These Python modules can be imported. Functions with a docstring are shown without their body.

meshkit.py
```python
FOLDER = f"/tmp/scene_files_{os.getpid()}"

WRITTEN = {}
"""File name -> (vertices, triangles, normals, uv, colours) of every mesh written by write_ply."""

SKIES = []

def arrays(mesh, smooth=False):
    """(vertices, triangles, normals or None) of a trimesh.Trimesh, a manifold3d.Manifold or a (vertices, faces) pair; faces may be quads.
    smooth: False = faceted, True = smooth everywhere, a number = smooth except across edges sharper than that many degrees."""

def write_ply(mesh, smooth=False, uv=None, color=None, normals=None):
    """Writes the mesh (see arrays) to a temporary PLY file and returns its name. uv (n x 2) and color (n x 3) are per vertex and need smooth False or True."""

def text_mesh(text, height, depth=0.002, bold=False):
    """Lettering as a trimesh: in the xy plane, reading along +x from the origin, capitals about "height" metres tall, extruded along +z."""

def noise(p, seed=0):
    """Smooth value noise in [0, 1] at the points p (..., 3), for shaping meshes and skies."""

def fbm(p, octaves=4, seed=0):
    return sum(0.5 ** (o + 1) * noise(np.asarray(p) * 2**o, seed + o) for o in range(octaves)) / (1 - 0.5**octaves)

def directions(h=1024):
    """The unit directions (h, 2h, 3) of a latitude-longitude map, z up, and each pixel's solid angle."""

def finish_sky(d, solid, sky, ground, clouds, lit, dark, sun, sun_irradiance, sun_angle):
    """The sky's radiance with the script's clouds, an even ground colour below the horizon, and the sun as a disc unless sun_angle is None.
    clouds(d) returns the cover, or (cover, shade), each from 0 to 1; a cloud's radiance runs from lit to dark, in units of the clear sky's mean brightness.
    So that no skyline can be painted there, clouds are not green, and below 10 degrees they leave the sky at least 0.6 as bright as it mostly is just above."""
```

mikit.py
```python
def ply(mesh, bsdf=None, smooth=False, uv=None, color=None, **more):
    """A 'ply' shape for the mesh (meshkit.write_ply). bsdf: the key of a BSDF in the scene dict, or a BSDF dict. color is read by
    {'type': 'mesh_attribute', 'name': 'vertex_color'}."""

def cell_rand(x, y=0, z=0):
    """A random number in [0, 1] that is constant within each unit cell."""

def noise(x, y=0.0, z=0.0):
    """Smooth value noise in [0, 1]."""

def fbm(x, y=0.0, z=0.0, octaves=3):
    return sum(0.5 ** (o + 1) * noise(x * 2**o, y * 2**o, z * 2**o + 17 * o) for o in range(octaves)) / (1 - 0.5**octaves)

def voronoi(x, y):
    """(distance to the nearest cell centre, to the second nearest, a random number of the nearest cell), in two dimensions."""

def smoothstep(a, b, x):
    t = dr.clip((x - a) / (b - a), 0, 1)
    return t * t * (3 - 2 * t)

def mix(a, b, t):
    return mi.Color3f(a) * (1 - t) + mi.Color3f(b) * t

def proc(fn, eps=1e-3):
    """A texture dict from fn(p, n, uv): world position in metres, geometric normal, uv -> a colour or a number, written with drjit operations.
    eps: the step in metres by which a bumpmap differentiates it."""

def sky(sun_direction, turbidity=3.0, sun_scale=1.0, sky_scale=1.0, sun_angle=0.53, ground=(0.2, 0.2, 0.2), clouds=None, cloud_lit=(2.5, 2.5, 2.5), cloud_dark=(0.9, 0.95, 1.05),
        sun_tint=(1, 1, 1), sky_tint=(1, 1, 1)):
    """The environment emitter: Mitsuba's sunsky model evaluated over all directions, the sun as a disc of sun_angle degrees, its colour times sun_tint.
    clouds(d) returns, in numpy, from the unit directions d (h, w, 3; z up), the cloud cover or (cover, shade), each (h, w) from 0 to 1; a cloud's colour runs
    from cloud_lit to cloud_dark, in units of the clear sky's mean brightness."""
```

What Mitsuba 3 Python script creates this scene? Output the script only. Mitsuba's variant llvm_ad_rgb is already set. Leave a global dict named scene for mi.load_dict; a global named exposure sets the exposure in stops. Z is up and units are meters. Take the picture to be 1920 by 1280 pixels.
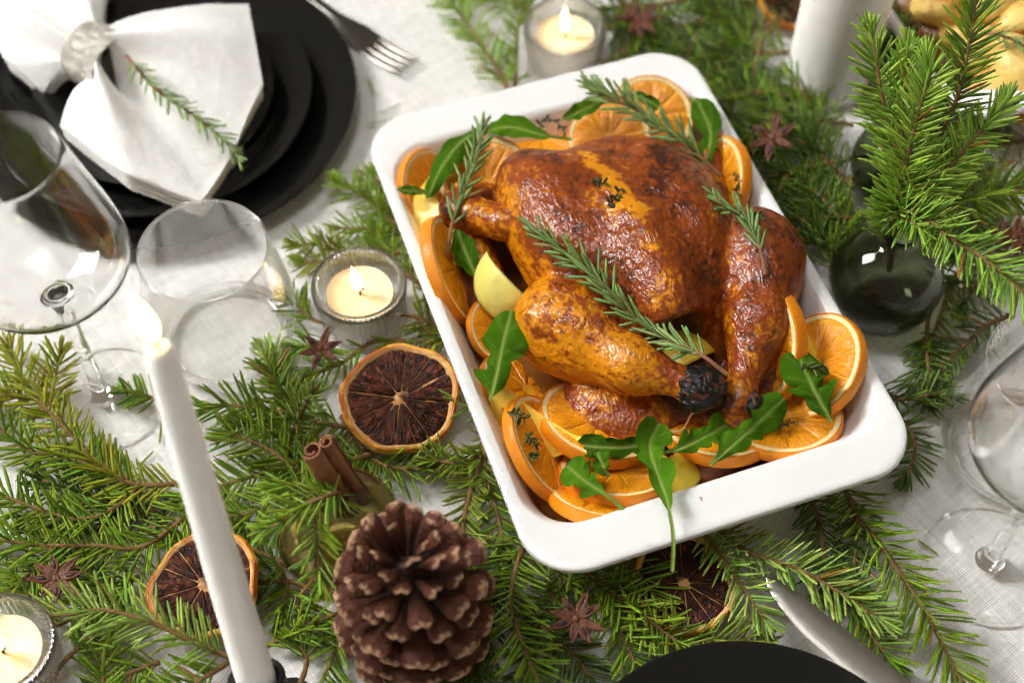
import math
import numpy as np, trimesh, drjit as dr, mitsuba as mi
import mikit, meshkit
from mikit import noise, fbm, voronoi, smoothstep, mix
from shapely.geometry import Polygon, Point

T4 = mi.ScalarTransform4f
scene, labels = {'type': 'scene'}, {}
rng = np.random.default_rng(7)

# ------------------------------------------------------------------ camera, light, exposure
FPX, W0, H0 = 2680.0, 1920.0, 1280.0
TILT = math.atan(1830.0 / FPX)                       # angle between the optical axis and straight down
CAM = np.array([0, -math.sin(TILT), math.cos(TILT)])
FW = -CAM.copy(); RT = np.array([1.0, 0, 0]); UP = np.cross(RT, FW)
exposure = 0.14
scene['camera'] = {'type': 'thinlens', 'fov': math.degrees(2 * math.atan(W0 / 2 / FPX)), 'fov_axis': 'x', 'near_clip': 0.02, 'far_clip': 30.0,
                   'aperture_radius': 0.0075, 'focus_distance': 0.90,
                   'to_world': T4().look_at(origin=CAM.tolist(), target=[0, 0, 0], up=[0, 0, 1])}
# the window the light comes through on the left, a ceiling light, and the dim warm room
def panel(key, pos, target, w, h, rad):
    scene[key] = {'type': 'rectangle', 'to_world': T4().look_at(origin=list(pos), target=list(target), up=[0, 0, 1]) @ T4().scale([w / 2, h / 2, 1]),
                  'emitter': {'type': 'area', 'radiance': {'type': 'rgb', 'value': list(rad)}}, 'bsdf': {'type': 'diffuse', 'reflectance': {'type': 'rgb', 'value': 0.5}}}
    labels[key] = {'kind': 'structure'}
panel('window_light', (-3.9, 1.25, 3.9), (0.02, 0.0, 0.03), 1.7, 2.0, (30.0, 29.6, 28.8))
panel('ceiling_light', (-0.30, 0.20, 2.7), (-0.1, 0.05, 0.03), 0.9, 0.8, (7.4, 7.5, 7.7))
scene['room'] = {'type': 'constant', 'radiance': {'type': 'rgb', 'value': [0.185, 0.157, 0.122]}}

# ------------------------------------------------------------------ points and helpers
def P(px, py, z=0.0):
    d = FW + RT * (px - W0 / 2) / FPX - UP * (py - H0 / 2) / FPX
    return CAM + d * ((z - CAM[2]) / d[2])
DC = np.array([0.0733, 0.0140, 0.0]); _a = math.radians(19.2)
DU = np.array([math.cos(_a), math.sin(_a), 0]); DV = np.array([-math.sin(_a), math.cos(_a), 0]); DZ = np.array([0, 0, 1.0])
def DL(u, v, z): return DC + DU * u + DV * v + DZ * z
DM = np.eye(4); DM[:3, 0], DM[:3, 1], DM[:3, 2], DM[:3, 3] = DU, DV, DZ, DC
def unit(v): v = np.asarray(v, float); return v / (np.linalg.norm(v, axis=-1, keepdims=True) + 1e-12)
def frame(pos, zdir, xhint=(1, 0, 0), s=1.0):
    z = unit(zdir); x = np.asarray(xhint, float); x = unit(x - z * (x @ z)); y = np.cross(z, x)
    m = np.eye(4); m[:3, 0], m[:3, 1], m[:3, 2], m[:3, 3] = x * s, y * s, z * s, pos
    return m
def xf(m): return T4(np.asarray(m, float))
def numbered(k):
    used = lambda q: q in scene or q in labels
    if not used(k): return k
    i = 1
    while used(f'{k}_{i:03d}'): i += 1
    return f'{k}_{i:03d}'
def thing(name, label, cat, group=None):
    k = numbered(name); labels[k] = {'label': label, 'category': cat}
    if group: labels[k]['group'] = group
    return k
_cnt = {}
def add(parent, name, shape, m=None, label=None, kind=None):
    base = f'{parent}__{name}'; i = _cnt.get(base, 0); _cnt[base] = i + 1
    k = base if i == 0 else f'{base}_{i:03d}'
    s = dict(shape)
    if m is not None: s['to_world'] = xf(m)
    scene[k] = s
    if label or kind:
        labels[k] = {}
        if label: labels[k]['label'] = label
        if kind: labels[k]['kind'] = kind
    return k
def only(key, shape, m=None):
    s = dict(shape)
    if m is not None: s['to_world'] = xf(m)
    scene[key] = s
def struct(name, shape, kind='structure'):
    scene[name] = shape; labels[name] = {'kind': kind}

def grid(Pts, closed_u=False):
    """(n, m, 3) points -> vertices, triangles."""
    n, m = Pts.shape[:2]; idx = np.arange(n * m).reshape(n, m)
    if closed_u: idx = np.vstack([idx, idx[:1]])
    a, b, c, d = idx[:-1, :-1], idx[1:, :-1], idx[1:, 1:], idx[:-1, 1:]
    f = np.concatenate([np.stack([a, b, c], -1).reshape(-1, 3), np.stack([a, c, d], -1).reshape(-1, 3)])
    return Pts.reshape(-1, 3), f
def tm(v, f): return trimesh.Trimesh(v, f, process=False)
def cat(meshes):
    vs, fs, o = [], [], 0
    for v, f in meshes:
        vs.append(v); fs.append(f + o); o += len(v)
    return np.vstack(vs), np.vstack(fs)
def lathe(prof, n=48, mod=None):
    """profile of (r, z) from the bottom axis up around and back; closed where r = 0. mod(theta, k) scales r of profile point k."""
    prof = np.asarray(prof, float); th = np.arange(n) * 2 * np.pi / n
    R = np.repeat(prof[None, :, 0], n, 0)
    if mod is not None: R = R * mod(th)
    Pt = np.stack([R * np.cos(th)[:, None], R * np.sin(th)[:, None], np.repeat(prof[None, :, 1], n, 0)], -1)
    v, f = grid(Pt, True)
    m = trimesh.Trimesh(v, f, process=False); m.merge_vertices(); m.update_faces(m.nondegenerate_faces())
    return m
def catmull(p, n):
    p = np.asarray(p, float)
    if len(p) == 2: return p[0] + (p[1] - p[0]) * np.linspace(0, 1, n)[:, None]
    q = np.vstack([2 * p[0] - p[1], p, 2 * p[-1] - p[-2]]); out = []
    t = np.linspace(0, len(p) - 1, n); i = np.minimum(t.astype(int), len(p) - 2); s = (t - i)[:, None]
    a, b, c, d = q[i], q[i + 1], q[i + 2], q[i + 3]
    return 0.5 * (2 * b + (c - a) * s + (2 * a - 5 * b + 4 * c - d) * s**2 + (3 * b - a - 3 * c + d) * s**3)
def tube(p, r, sides=8, cap=True):
    p = np.asarray(p, float); r = np.broadcast_to(r, (len(p),))
    t = unit(np.gradient(p, axis=0)); a = np.cross(t, np.where(np.abs(t[:, 2:]) < 0.9, [0, 0, 1.0], [1.0, 0, 0])); a = unit(a); b = np.cross(t, a)
    th = np.arange(sides) * 2 * np.pi / sides
    v = p[:, None] + r[:, None, None] * (np.cos(th)[None, :, None] * a[:, None] + np.sin(th)[None, :, None] * b[:, None])
    vv, f = grid(v.transpose(1, 0, 2), True)
    # index layout is (sides, n)
    n = len(p)
    if cap:
        vv = np.vstack([vv, p[:1], p[-1:]]); k = np.arange(sides); k2 = (k + 1) % sides; c0 = len(vv) - 2
        f = np.vstack([f, np.stack([k * 0 + c0, k2 * n, k * n], 1), np.stack([k * 0 + c0 + 1, k * n + n - 1, k2 * n + n - 1], 1)])
    return vv, f[:, ::-1]
def rrect(hu, hv, rc, n=16):
    """rounded rectangle ring, counter-clockwise."""
    out = []
    for cx, cy, a0 in ((hu - rc, hv - rc, 0), (-hu + rc, hv - rc, 90), (-hu + rc, -hv + rc, 180), (hu - rc, -hv + rc, 270)):
        t = np.radians(a0 + np.linspace(0, 90, n)); out.append(np.stack([cx + rc * np.cos(t), cy + rc * np.sin(t)], 1))
    out = np.vstack(out)
    # even subdivision of the long sides
    res = []
    for i in range(len(out)):
        a, b = out[i], out[(i + 1) % len(out)]
        if np.linalg.norm(b - a) > 0.03:
            for t in np.linspace(0, 1, 8)[:-1]: res.append(a + (b - a) * t)
        else: res.append(a)
    return np.array(res)
def loft(rings):
    """list of (hu, hv, rc, z), closed with fans at both ends."""
    Pt = []
    for hu, hv, rc, z in rings:
        r = rrect(1, 1, 0.2) if False else rrect(hu, hv, rc); Pt.append(np.column_stack([r, np.full(len(r), z)]))
    n = min(map(len, Pt)); Pt = np.array([p[:n] for p in Pt]).transpose(1, 0, 2)
    v, f = grid(Pt, True); N, M = Pt.shape[:2]
    v = np.vstack([v, [[0, 0, rings[0][3]], [0, 0, rings[-1][3]]]]); k = np.arange(N); k2 = (k + 1) % N
    f = np.vstack([f, np.stack([k * 0 + N * M, k2 * M, k * M], 1), np.stack([k * 0 + N * M + 1, k * M + M - 1, k2 * M + M - 1], 1)])
    return v, f
def nz(p, s, seed=0, o=3): return meshkit.fbm(np.asarray(p) * s, o, seed)
def sst(a, b, x): t = np.clip((x - a) / (b - a), 0, 1); return t * t * (3 - 2 * t)

# ------------------------------------------------------------------ materials
VC = {'type': 'mesh_attribute', 'name': 'vertex_color'}
def rgb(*c): return {'type': 'rgb', 'value': list(c)}
def pr(color, rough=0.5, **k): return {'type': 'twosided', 'bsdf': {'type': 'principled', 'base_color': color if isinstance(color, dict) else rgb(*color), 'roughness': rough, **k}}
def bump(inner, fn, scale, eps=4e-4):
    b = inner['bsdf'] if inner['type'] == 'twosided' else inner
    return {'type': 'twosided', 'bsdf': {'type': 'bumpmap', 'arbitrary': {**mikit.proc(fn, eps)}, 'scale': scale, 'bsdf': b}}
def mat(name, d): scene[name] = d

def weave(p, n, uv):
    x, y = p.x * 0.80 + p.y * 0.60, p.y * 0.80 - p.x * 0.60
    wx, wy = x * 640 + 0.9 * noise(x * 60, y * 9), y * 640 + 0.9 * noise(y * 60, x * 9, 4)
    a = noise(dr.floor(wx) * 1.7, y * 90) * 0.5 + noise(dr.floor(wy) * 1.7, x * 90, 7) * 0.5
    return a + 0.28 * dr.sin(wx * 6.283) + 0.28 * dr.sin(wy * 6.283)
def cloth_col(p, n, uv):
    w = weave(p, n, uv)
    x, y = p.x * 0.80 + p.y * 0.60, p.y * 0.80 - p.x * 0.60
    slub = smoothstep(0.86, 0.95, noise(dr.floor(x * 800) * 3.1, y * 26)) + smoothstep(0.86, 0.95, noise(dr.floor(y * 800) * 3.1, x * 26, 5))
    return mix((0.54, 0.525, 0.495), (0.90, 0.885, 0.86), dr.clip(w * 0.85 + 0.08, 0, 1)) * (1 + 0.12 * slub)
mat('m_cloth', bump(pr(mikit.proc(cloth_col), 0.85, sheen=0.3), weave, 0.00018, 2e-4))
def glaze(p, n, uv):   # baked-on juice at the foot of the inner walls, a few specks
    h = p.z - 0.0185 - 0.011 * smoothstep(0.35, 0.8, fbm(p.x * 26, p.y * 26, p.z * 9)) - 0.004 * noise(p.x * 160, p.y * 160)
    st = smoothstep(0.005, 0.0, h) * smoothstep(0.05, 0.2, n.z) * 0.75
    sp = smoothstep(0.955, 0.975, noise(p.x * 330, p.y * 330, p.z * 330)) * smoothstep(0.6, 0.75, noise(p.x * 30, p.y * 30)) * 0.7
    return mix(mix((0.83, 0.83, 0.82), (0.50, 0.22, 0.06), st), (0.30, 0.12, 0.04), sp)
mat('m_ceramic', pr(mikit.proc(glaze), 0.13, specular=0.5, clearcoat=0.4, clearcoat_gloss=0.95))
mat('m_black', bump(pr((0.006, 0.006, 0.0055), 0.10, specular=0.5), lambda p, n, uv: fbm(p.x * 60, p.y * 60, p.z * 60), 0.0004))
mat('m_blackmatt', pr((0.012, 0.012, 0.012), 0.4))
mat('m_steel', bump(pr(mikit.proc(lambda p, n, uv: mix((0.27, 0.25, 0.215), (0.36, 0.34, 0.30), fbm(p.x * 90, p.y * 90, p.z * 40))), 0.36, metallic=1.0), lambda p, n, uv: fbm(p.x * 700, p.y * 500, p.z * 300), 0.00004))
mat('m_thin', {'type': 'thindielectric', 'int_ior': 1.5, 'ext_ior': 1.0})
mat('m_glass', {'type': 'dielectric', 'int_ior': 1.5, 'ext_ior': 1.0})
mat('m_smoke', {'type': 'dielectric', 'int_ior': 1.5, 'ext_ior': 1.0, 'specular_transmittance': rgb(0.60, 0.63, 0.54)})
mat('m_olive', {'type': 'dielectric', 'int_ior': 1.5, 'ext_ior': 1.0, 'specular_transmittance': rgb(0.84, 0.80, 0.60)})
mat('m_darksteel', pr((0.20, 0.19, 0.17), 0.25, metallic=1.0))
mat('m_wax', pr((0.95, 0.94, 0.915), 0.42, specular=0.4, flatness=0.6))
mat('m_teawax', pr((0.92, 0.82, 0.58), 0.38, specular=0.4, flatness=0.5))
mat('m_wick', pr((0.02, 0.015, 0.012), 0.8))
mat('m_needle', pr(VC, 0.42, specular=0.42))
mat('m_twig', pr(VC, 0.8, specular=0.2))
mat('m_leaf', {'type': 'principledthin', 'base_color': VC, 'roughness': 0.42, 'diff_trans': 0.5, 'spec_trans': 0.0, 'eta': 1.4})
mat('m_rosemary', pr(VC, 0.42, specular=0.4))
def skin_h(p, n, uv):
    w = 4 * noise(p.x * 70, p.y * 70, p.z * 70)
    f = dr.abs(2 * noise(p.x * 520 + p.y * 200 + w, p.y * 210 - p.x * 90 + w, p.z * 330) - 1)
    return fbm(p.x * 560, p.y * 560, p.z * 560, 2) * 0.8 + 0.8 * f
mat('m_skin', bump(pr(VC, 0.30, specular=0.34, clearcoat=0.6, clearcoat_gloss=0.97), skin_h, 0.00056, 2e-4))
mat('m_char', bump(pr(mikit.proc(lambda p, n, uv: mix((0.007, 0.007, 0.007), (0.14, 0.035, 0.015), smoothstep(0.55, 0.72, fbm(p.x * 190, p.y * 190, p.z * 190)))), 0.5), lambda p, n, uv: fbm(p.x * 420, p.y * 420, p.z * 420), 0.003, 3e-4))
mat('m_juice', pr((0.20, 0.075, 0.014), 0.08, specular=0.5))
mat('m_peel', bump(pr(mikit.proc(lambda p, n, uv: mix((0.74, 0.205, 0.003), (0.86, 0.31, 0.008), fbm(p.x * 70, p.y * 70, p.z * 70))), 0.32, specular=0.5), lambda p, n, uv: -smoothstep(0.35, 0.2, voronoi(p.x * 700 + p.z * 300, p.y * 700 + p.z * 500)[0]), 0.00025, 3e-4))
mat('m_membrane', pr((0.86, 0.42, 0.035), 0.4))
mat('m_pith', bump(pr(mikit.proc(lambda p, n, uv: mix((0.86, 0.64, 0.24), (0.90, 0.78, 0.46), fbm(p.x * 120, p.y * 120, p.z * 120))), 0.55), lambda p, n, uv: fbm(p.x * 500, p.y * 500, p.z * 500), 0.0006))
def vesicle(p, n, uv):   # uv = radius, angle in the slice's own plane
    return noise(uv.x * 260 + 2 * noise(uv.y * 12), uv.y * 34) * 0.6 + 0.4 * noise(uv.x * 700, uv.y * 70)
mat('m_pulp', bump(pr(mikit.proc(lambda p, n, uv: mix((0.68, 0.17, 0.001), (0.92, 0.42, 0.006), vesicle(p, n, uv))), 0.20, specular=0.5, clearcoat=1.0), lambda p, n, uv: vesicle(p, n, uv), 0.0012, 3e-4))
mat('m_drypeel', bump(pr(mikit.proc(lambda p, n, uv: mix((0.50, 0.13, 0.010), (0.84, 0.40, 0.05), smoothstep(0.35, 0.62, fbm(p.x * 90, p.y * 90, p.z * 90)))), 0.55), lambda p, n, uv: fbm(p.x * 420, p.y * 420, p.z * 420), 0.0022, 3e-4))
mat('m_drypith', bump(pr(mikit.proc(lambda p, n, uv: mix((0.55, 0.22, 0.05), (0.86, 0.58, 0.25), fbm(p.x * 200, p.y * 200, p.z * 200))), 0.7), lambda p, n, uv: fbm(p.x * 500, p.y * 500, p.z * 500), 0.001, 3e-4))
mat('m_drymemb', pr(mikit.proc(lambda p, n, uv: mix((0.10, 0.030, 0.010), (0.66, 0.34, 0.11), smoothstep(0.40, 0.66, fbm(p.x * 130, p.y * 130, p.z * 130)))), 0.6))
mat('m_drypulp', bump(pr(mikit.proc(lambda p, n, uv: mix((0.020, 0.006, 0.004), (0.17, 0.040, 0.013), smoothstep(0.42, 0.75, vesicle(p, n, uv) * 0.6 + 0.4 * fbm(p.x * 150, p.y * 150, p.z * 150)))), 0.42, specular=0.25), lambda p, n, uv: vesicle(p, n, uv) + fbm(p.x * 300, p.y * 300, p.z * 300), 0.002, 3e-4))
mat('m_apple', bump(pr(VC, 0.25, specular=0.5), lambda p, n, uv: fbm(p.x * 200, p.y * 200, p.z * 200), 0.0004))
mat('m_anise', bump(pr(mikit.proc(lambda p, n, uv: mix((0.085, 0.028, 0.013), (0.20, 0.066, 0.028), fbm(p.x * 180, p.y * 180, p.z * 180))), 0.5), lambda p, n, uv: fbm(p.x * 600, p.y * 600, p.z * 600), 0.0012, 3e-4))
mat('m_anise_dark', pr((0.035, 0.012, 0.008), 0.5))
mat('m_cinnamon', bump(pr(mikit.proc(lambda p, n, uv: mix((0.15, 0.052, 0.020), (0.36, 0.150, 0.062), fbm(p.x * 160, p.y * 160, p.z * 60))), 0.65), lambda p, n, uv: fbm(p.x * 500, p.y * 500, p.z * 200), 0.0012, 3e-4))
mat('m_scale', bump(pr(VC, 0.6, specular=0.3), lambda p, n, uv: fbm(p.x * 600, p.y * 600, p.z * 600), 0.0022, 3e-4))
mat('m_linen', bump(pr(mikit.proc(lambda p, n, uv: mix((0.76, 0.75, 0.73), (0.90, 0.895, 0.88), fbm(p.x * 300, p.y * 300, p.z * 300))), 0.85, sheen=0.3), lambda p, n, uv: noise(p.x * 900, p.y * 900, p.z * 900) + fbm(p.x * 120, p.y * 120, p.z * 120), 0.0007, 4e-4))
mat('m_glitter', bump(pr(mikit.proc(lambda p, n, uv: mix((0.42, 0.39, 0.33), (1.0, 0.97, 0.88), noise(p.x * 1100, p.y * 1100, p.z * 1100))), 0.35, metallic=0.8), lambda p, n, uv: noise(p.x * 1500, p.y * 1500, p.z * 1500), 0.0012, 2e-4))
mat('m_potato', bump(pr(mikit.proc(lambda p, n, uv: mix((0.86, 0.60, 0.17), (0.50, 0.20, 0.025), smoothstep(0.47, 0.70, fbm(p.x * 75, p.y * 75, p.z * 75)))), 0.38, specular=0.5), lambda p, n, uv: fbm(p.x * 150, p.y * 150, p.z * 150), 0.002))
mat('m_potato_brown', pr(mikit.proc(lambda p, n, uv: mix((0.30, 0.13, 0.02), (0.10, 0.03, 0.01), fbm(p.x * 60, p.y * 60, p.z * 60))), 0.35))
mat('m_string', pr((0.45, 0.24, 0.09), 0.7))
mat('m_dark_meat', bump(pr(mikit.proc(lambda p, n, uv: mix((0.10, 0.025, 0.012), (0.30, 0.085, 0.025), fbm(p.x * 130, p.y * 130, p.z * 130))), 0.35, clearcoat=0.3), lambda p, n, uv: fbm(p.x * 300, p.y * 300, p.z * 300), 0.002, 3e-4))

# ------------------------------------------------------------------ the table cloth
gx = np.concatenate([[-2.2, -1.4, -0.9], np.linspace(-0.75, 0.75, 121), [0.9, 1.4, 2.2]])
X, Y = np.meshgrid(gx, gx + 0.05, indexing='ij')
q = np.stack([X, Y, X * 0], -1)
Zc = 0.0016 * (nz(q, 7, 3, 2) - 0.5) - 0.0012
v, f = grid(np.stack([X, Y, Zc], -1))
struct('tablecloth', mikit.ply(tm(v, f), 'm_cloth', True))

# ------------------------------------------------------------------ baking dish
RINGS = [(.096, .140, .030, 0.0), (.104, .148, .033, .006), (.112, .157, .035, .040), (.116, .172, .036, .0445), (.1245, .1880, .036, .0478), (.1262, .1898, .036, .0490),
         (.1268, .1905, .036, .0510), (.1266, .1902, .036, .0532), (.1256, .1890, .0355, .0544), (.1230, .1860, .035, .0550), (.1190, .1640, .033, .0542), (.1180, .1605, .033, .0532), (.1160, .158, .032, .0500),
         (.112, .153, .030, .040), (.105, .146, .028, .020), (.101, .142, .026, .0115), (.094, .135, .022, .0082), (.05, .09, .02, .0078)]
v, f = loft([(a * 1.012, b * 1.012, c, z) for a, b, c, z in RINGS])
k = thing('baking_dish', 'white rectangular ceramic baking dish with wide end rims, holding the roast chicken', 'baking dish')
only(k, mikit.ply(tm(v, f), 'm_ceramic', 40), DM)
# juices that have run to the bottom of the dish
r = rrect(.1050, .1465, .028); n = len(r)
jr = [np.column_stack([r * s, np.full(n, .0178 + (0.0010 if s > 0.99 else 0))]) for s in (1.0, .985, .9, .6, .3)]
v, f = grid(np.array(jr).transpose(1, 0, 2)[:, ::-1], True); v = np.vstack([v, [[0, 0, .0178]]]); kk = np.arange(n)
k = thing('cooking_juice', 'shallow brown cooking juice covering the bottom of the white baking dish', 'cooking juice')
only(k, mikit.ply(tm(v, f[:, ::-1]), 'm_juice', True), DM)

# ------------------------------------------------------------------ roast chicken: one continuous body from blended volumes
def surface_nets(F, o, h):
    n = np.array(F.shape); s = F < 0
    c = np.zeros(n - 1, np.int8)
    for d in np.ndindex(2, 2, 2): c += s[d[0]:n[0] - 1 + d[0], d[1]:n[1] - 1 + d[1], d[2]:n[2] - 1 + d[2]]
    act = (c > 0) & (c < 8); ids = np.full(n - 1, -1, np.int64); ids[act] = np.arange(act.sum())
    ci = np.argwhere(act); acc = np.zeros((len(ci), 3)); cnt = np.zeros(len(ci))
    for ax in range(3):
        for e in np.ndindex(2, 2):
            d0 = np.zeros(3, int); d0[[i for i in range(3) if i != ax]] = e; d1 = d0.copy(); d1[ax] = 1
            a, b = F[tuple((ci + d0).T)], F[tuple((ci + d1).T)]; x = (a < 0) != (b < 0); t = np.where(x, a / np.where(x, a - b, 1), 0)
            p = d0 + t[:, None] * (d1 - d0); acc[x] += p[x]; cnt[x] += 1
    v = o + (ci + acc / np.maximum(cnt, 1)[:, None]) * h; fs = []
    for ax in range(3):
        u, w = (ax + 1) % 3, (ax + 2) % 3
        sl0 = [slice(1, -1)] * 3; sl0[ax] = slice(0, -1); sl1 = list(sl0); sl1[ax] = slice(1, None)
        a, b = s[tuple(sl0)], s[tuple(sl1)]
        for flip, m in ((False, a & ~b), (True, ~a & b)):
            g = np.argwhere(m); g[:, u] += 1; g[:, w] += 1
            eu, ew = np.eye(3, dtype=int)[u], np.eye(3, dtype=int)[w]
            q = [ids[tuple((g - x).T)] for x in (eu + ew, ew, 0 * eu, eu)]
            q = np.stack(q, 1)
            fs.append(q if not flip else q[:, ::-1])
    q = np.vstack(fs)
    return v, np.vstack([q[:, [0, 1, 2]], q[:, [0, 2, 3]]])
def ell(p, c, r, ang=0.0):
    d = p - np.array(c); ca, sa = math.cos(math.radians(ang)), math.sin(math.radians(ang))
    d = np.stack([d[..., 0] * ca + d[..., 1] * sa, -d[..., 0] * sa + d[..., 1] * ca, d[..., 2]], -1)
    k0 = np.linalg.norm(d / np.array(r), axis=-1); k1 = np.linalg.norm(d / np.array(r)**2, axis=-1)
    return k0 * (k0 - 1) / np.maximum(k1, 1e-9)
def cone(p, a, b, ra, rb):
    a, b = np.array(a), np.array(b); ab = b - a; t = np.clip(((p - a) @ ab) / (ab @ ab), 0, 1)
    return np.linalg.norm(p - a - t[..., None] * ab, axis=-1) - (ra + (rb - ra) * t)
def smin(a, b, k): h = np.maximum(k - np.abs(a - b), 0) / k; return np.minimum(a, b) - h * h * k * 0.25
def chicken_sdf(p):
    d = ell(p, (.016, .024, .039), (.069, .088, .034))                                    # trunk
    d = smin(d, ell(p, (-.024, .048, .060), (.038, .072, .038), 8), .014)                 # left breast
    d = smin(d, ell(p, (.050, .030, .058), (.039, .070, .039), -4), .026)                 # right breast
    d = smin(d, ell(p, (.013, -.020, .066), (.024, .042, .026)), .022)                    # lower end of the breast
    keel = cone(p, (.005, .080, .074), (.014, .014, .0905), .011, .0100); keel = np.minimum(keel, cone(p, (.014, .014, .0905), (.011, -.046, .079), .0100, .011))
    d = smin(d, keel, .028)
    d = smin(d, ell(p, (.026, .098, .046), (.036, .022, .026)), .02)                      # neck end
    # cavity between the legs
    cav = ell(p, (.017, -.084, .060), (.030, .036, .030)); d = -smin(-d, cav, .008)
    # left leg
    L = ell(p, (-.047, -.026, .050), (.028, .038, .033), 28)
    L = smin(L, cone(p, (-.052, -.024, .056), (-.024, -.072, .065), .0275, .0160), .014)
    L = smin(L, cone(p, (-.022, -.074, .064), (.006, -.100, .067), .0155, .0085), .014)
    L = smin(L, ell(p, (.011, -.104, .064), (.014, .012, .012)), .006)
    d = smin(d, L, .006)
    low = ell(p, (-.024, -.076, .027), (.042, .037, .018), -15); d = smin(d, low, .005)   # thigh below the drumstick
    # right leg
    R = ell(p, (.090, -.018, .052), (.027, .044, .033), -18)
    R = smin(R, cone(p, (.096, -.020, .060), (.070, -.066, .058), .027, .020), .014)
    R = smin(R, cone(p, (.070, -.066, .058), (.041, -.106, .055), .019, .0095), .014)
    R = smin(R, ell(p, (.037, -.113, .052), (.012, .013, .012)), .006)
    d = smin(d, R, .008)
    d = smin(d, ell(p, (.070, -.072, .030), (.030, .038, .024), 20), .008)
    # tail
    d = smin(d, cone(p, (.020, -.085, .030), (.027, -.120, .036), .022, .010), .012)
    d = smin(d, ell(p, (.030, -.118, .044), (.012, .012, .014)), .008)
    # wings
    W = cone(p, (-.060, .104, .044), (-.083, .094, .050), .012, .0120); W = smin(W, cone(p, (-.084, .094, .053), (-.062, .062, .066), .0135, .0115), .006)
    W = smin(W, cone(p, (-.062, .062, .066), (-.050, .049, .072), .0095, .0035), .004)
    W = smin(W, ell(p, (-.078, .104, .058), (.008, .008, .007)), .003)
    d = smin(d, W, .0015)
    W2 = cone(p, (-.082, .082, .036), (-.078, .030, .030), .013, .010); d = smin(d, W2, .004)
    R2 = cone(p, (.080, .100, .042), (.099, .082, .046), .012, .012); R2 = smin(R2, cone(p, (.099, .082, .046), (.090, .042, .050), .012, .008), .008)
    d = smin(d, R2, .004)
    d = np.maximum(d, .010 - p[..., 2])
    return d
HG = 0.0011
ax = [np.arange(a, b, HG) for a, b in ((-.104, .130), (-.140, .156), (.004, .118))]
G = np.stack(np.meshgrid(*ax, indexing='ij'), -1).astype(np.float32)
Fd = np.concatenate([chicken_sdf(G[i:i + 16].astype(float)) for i in range(0, len(G), 16)])
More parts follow.
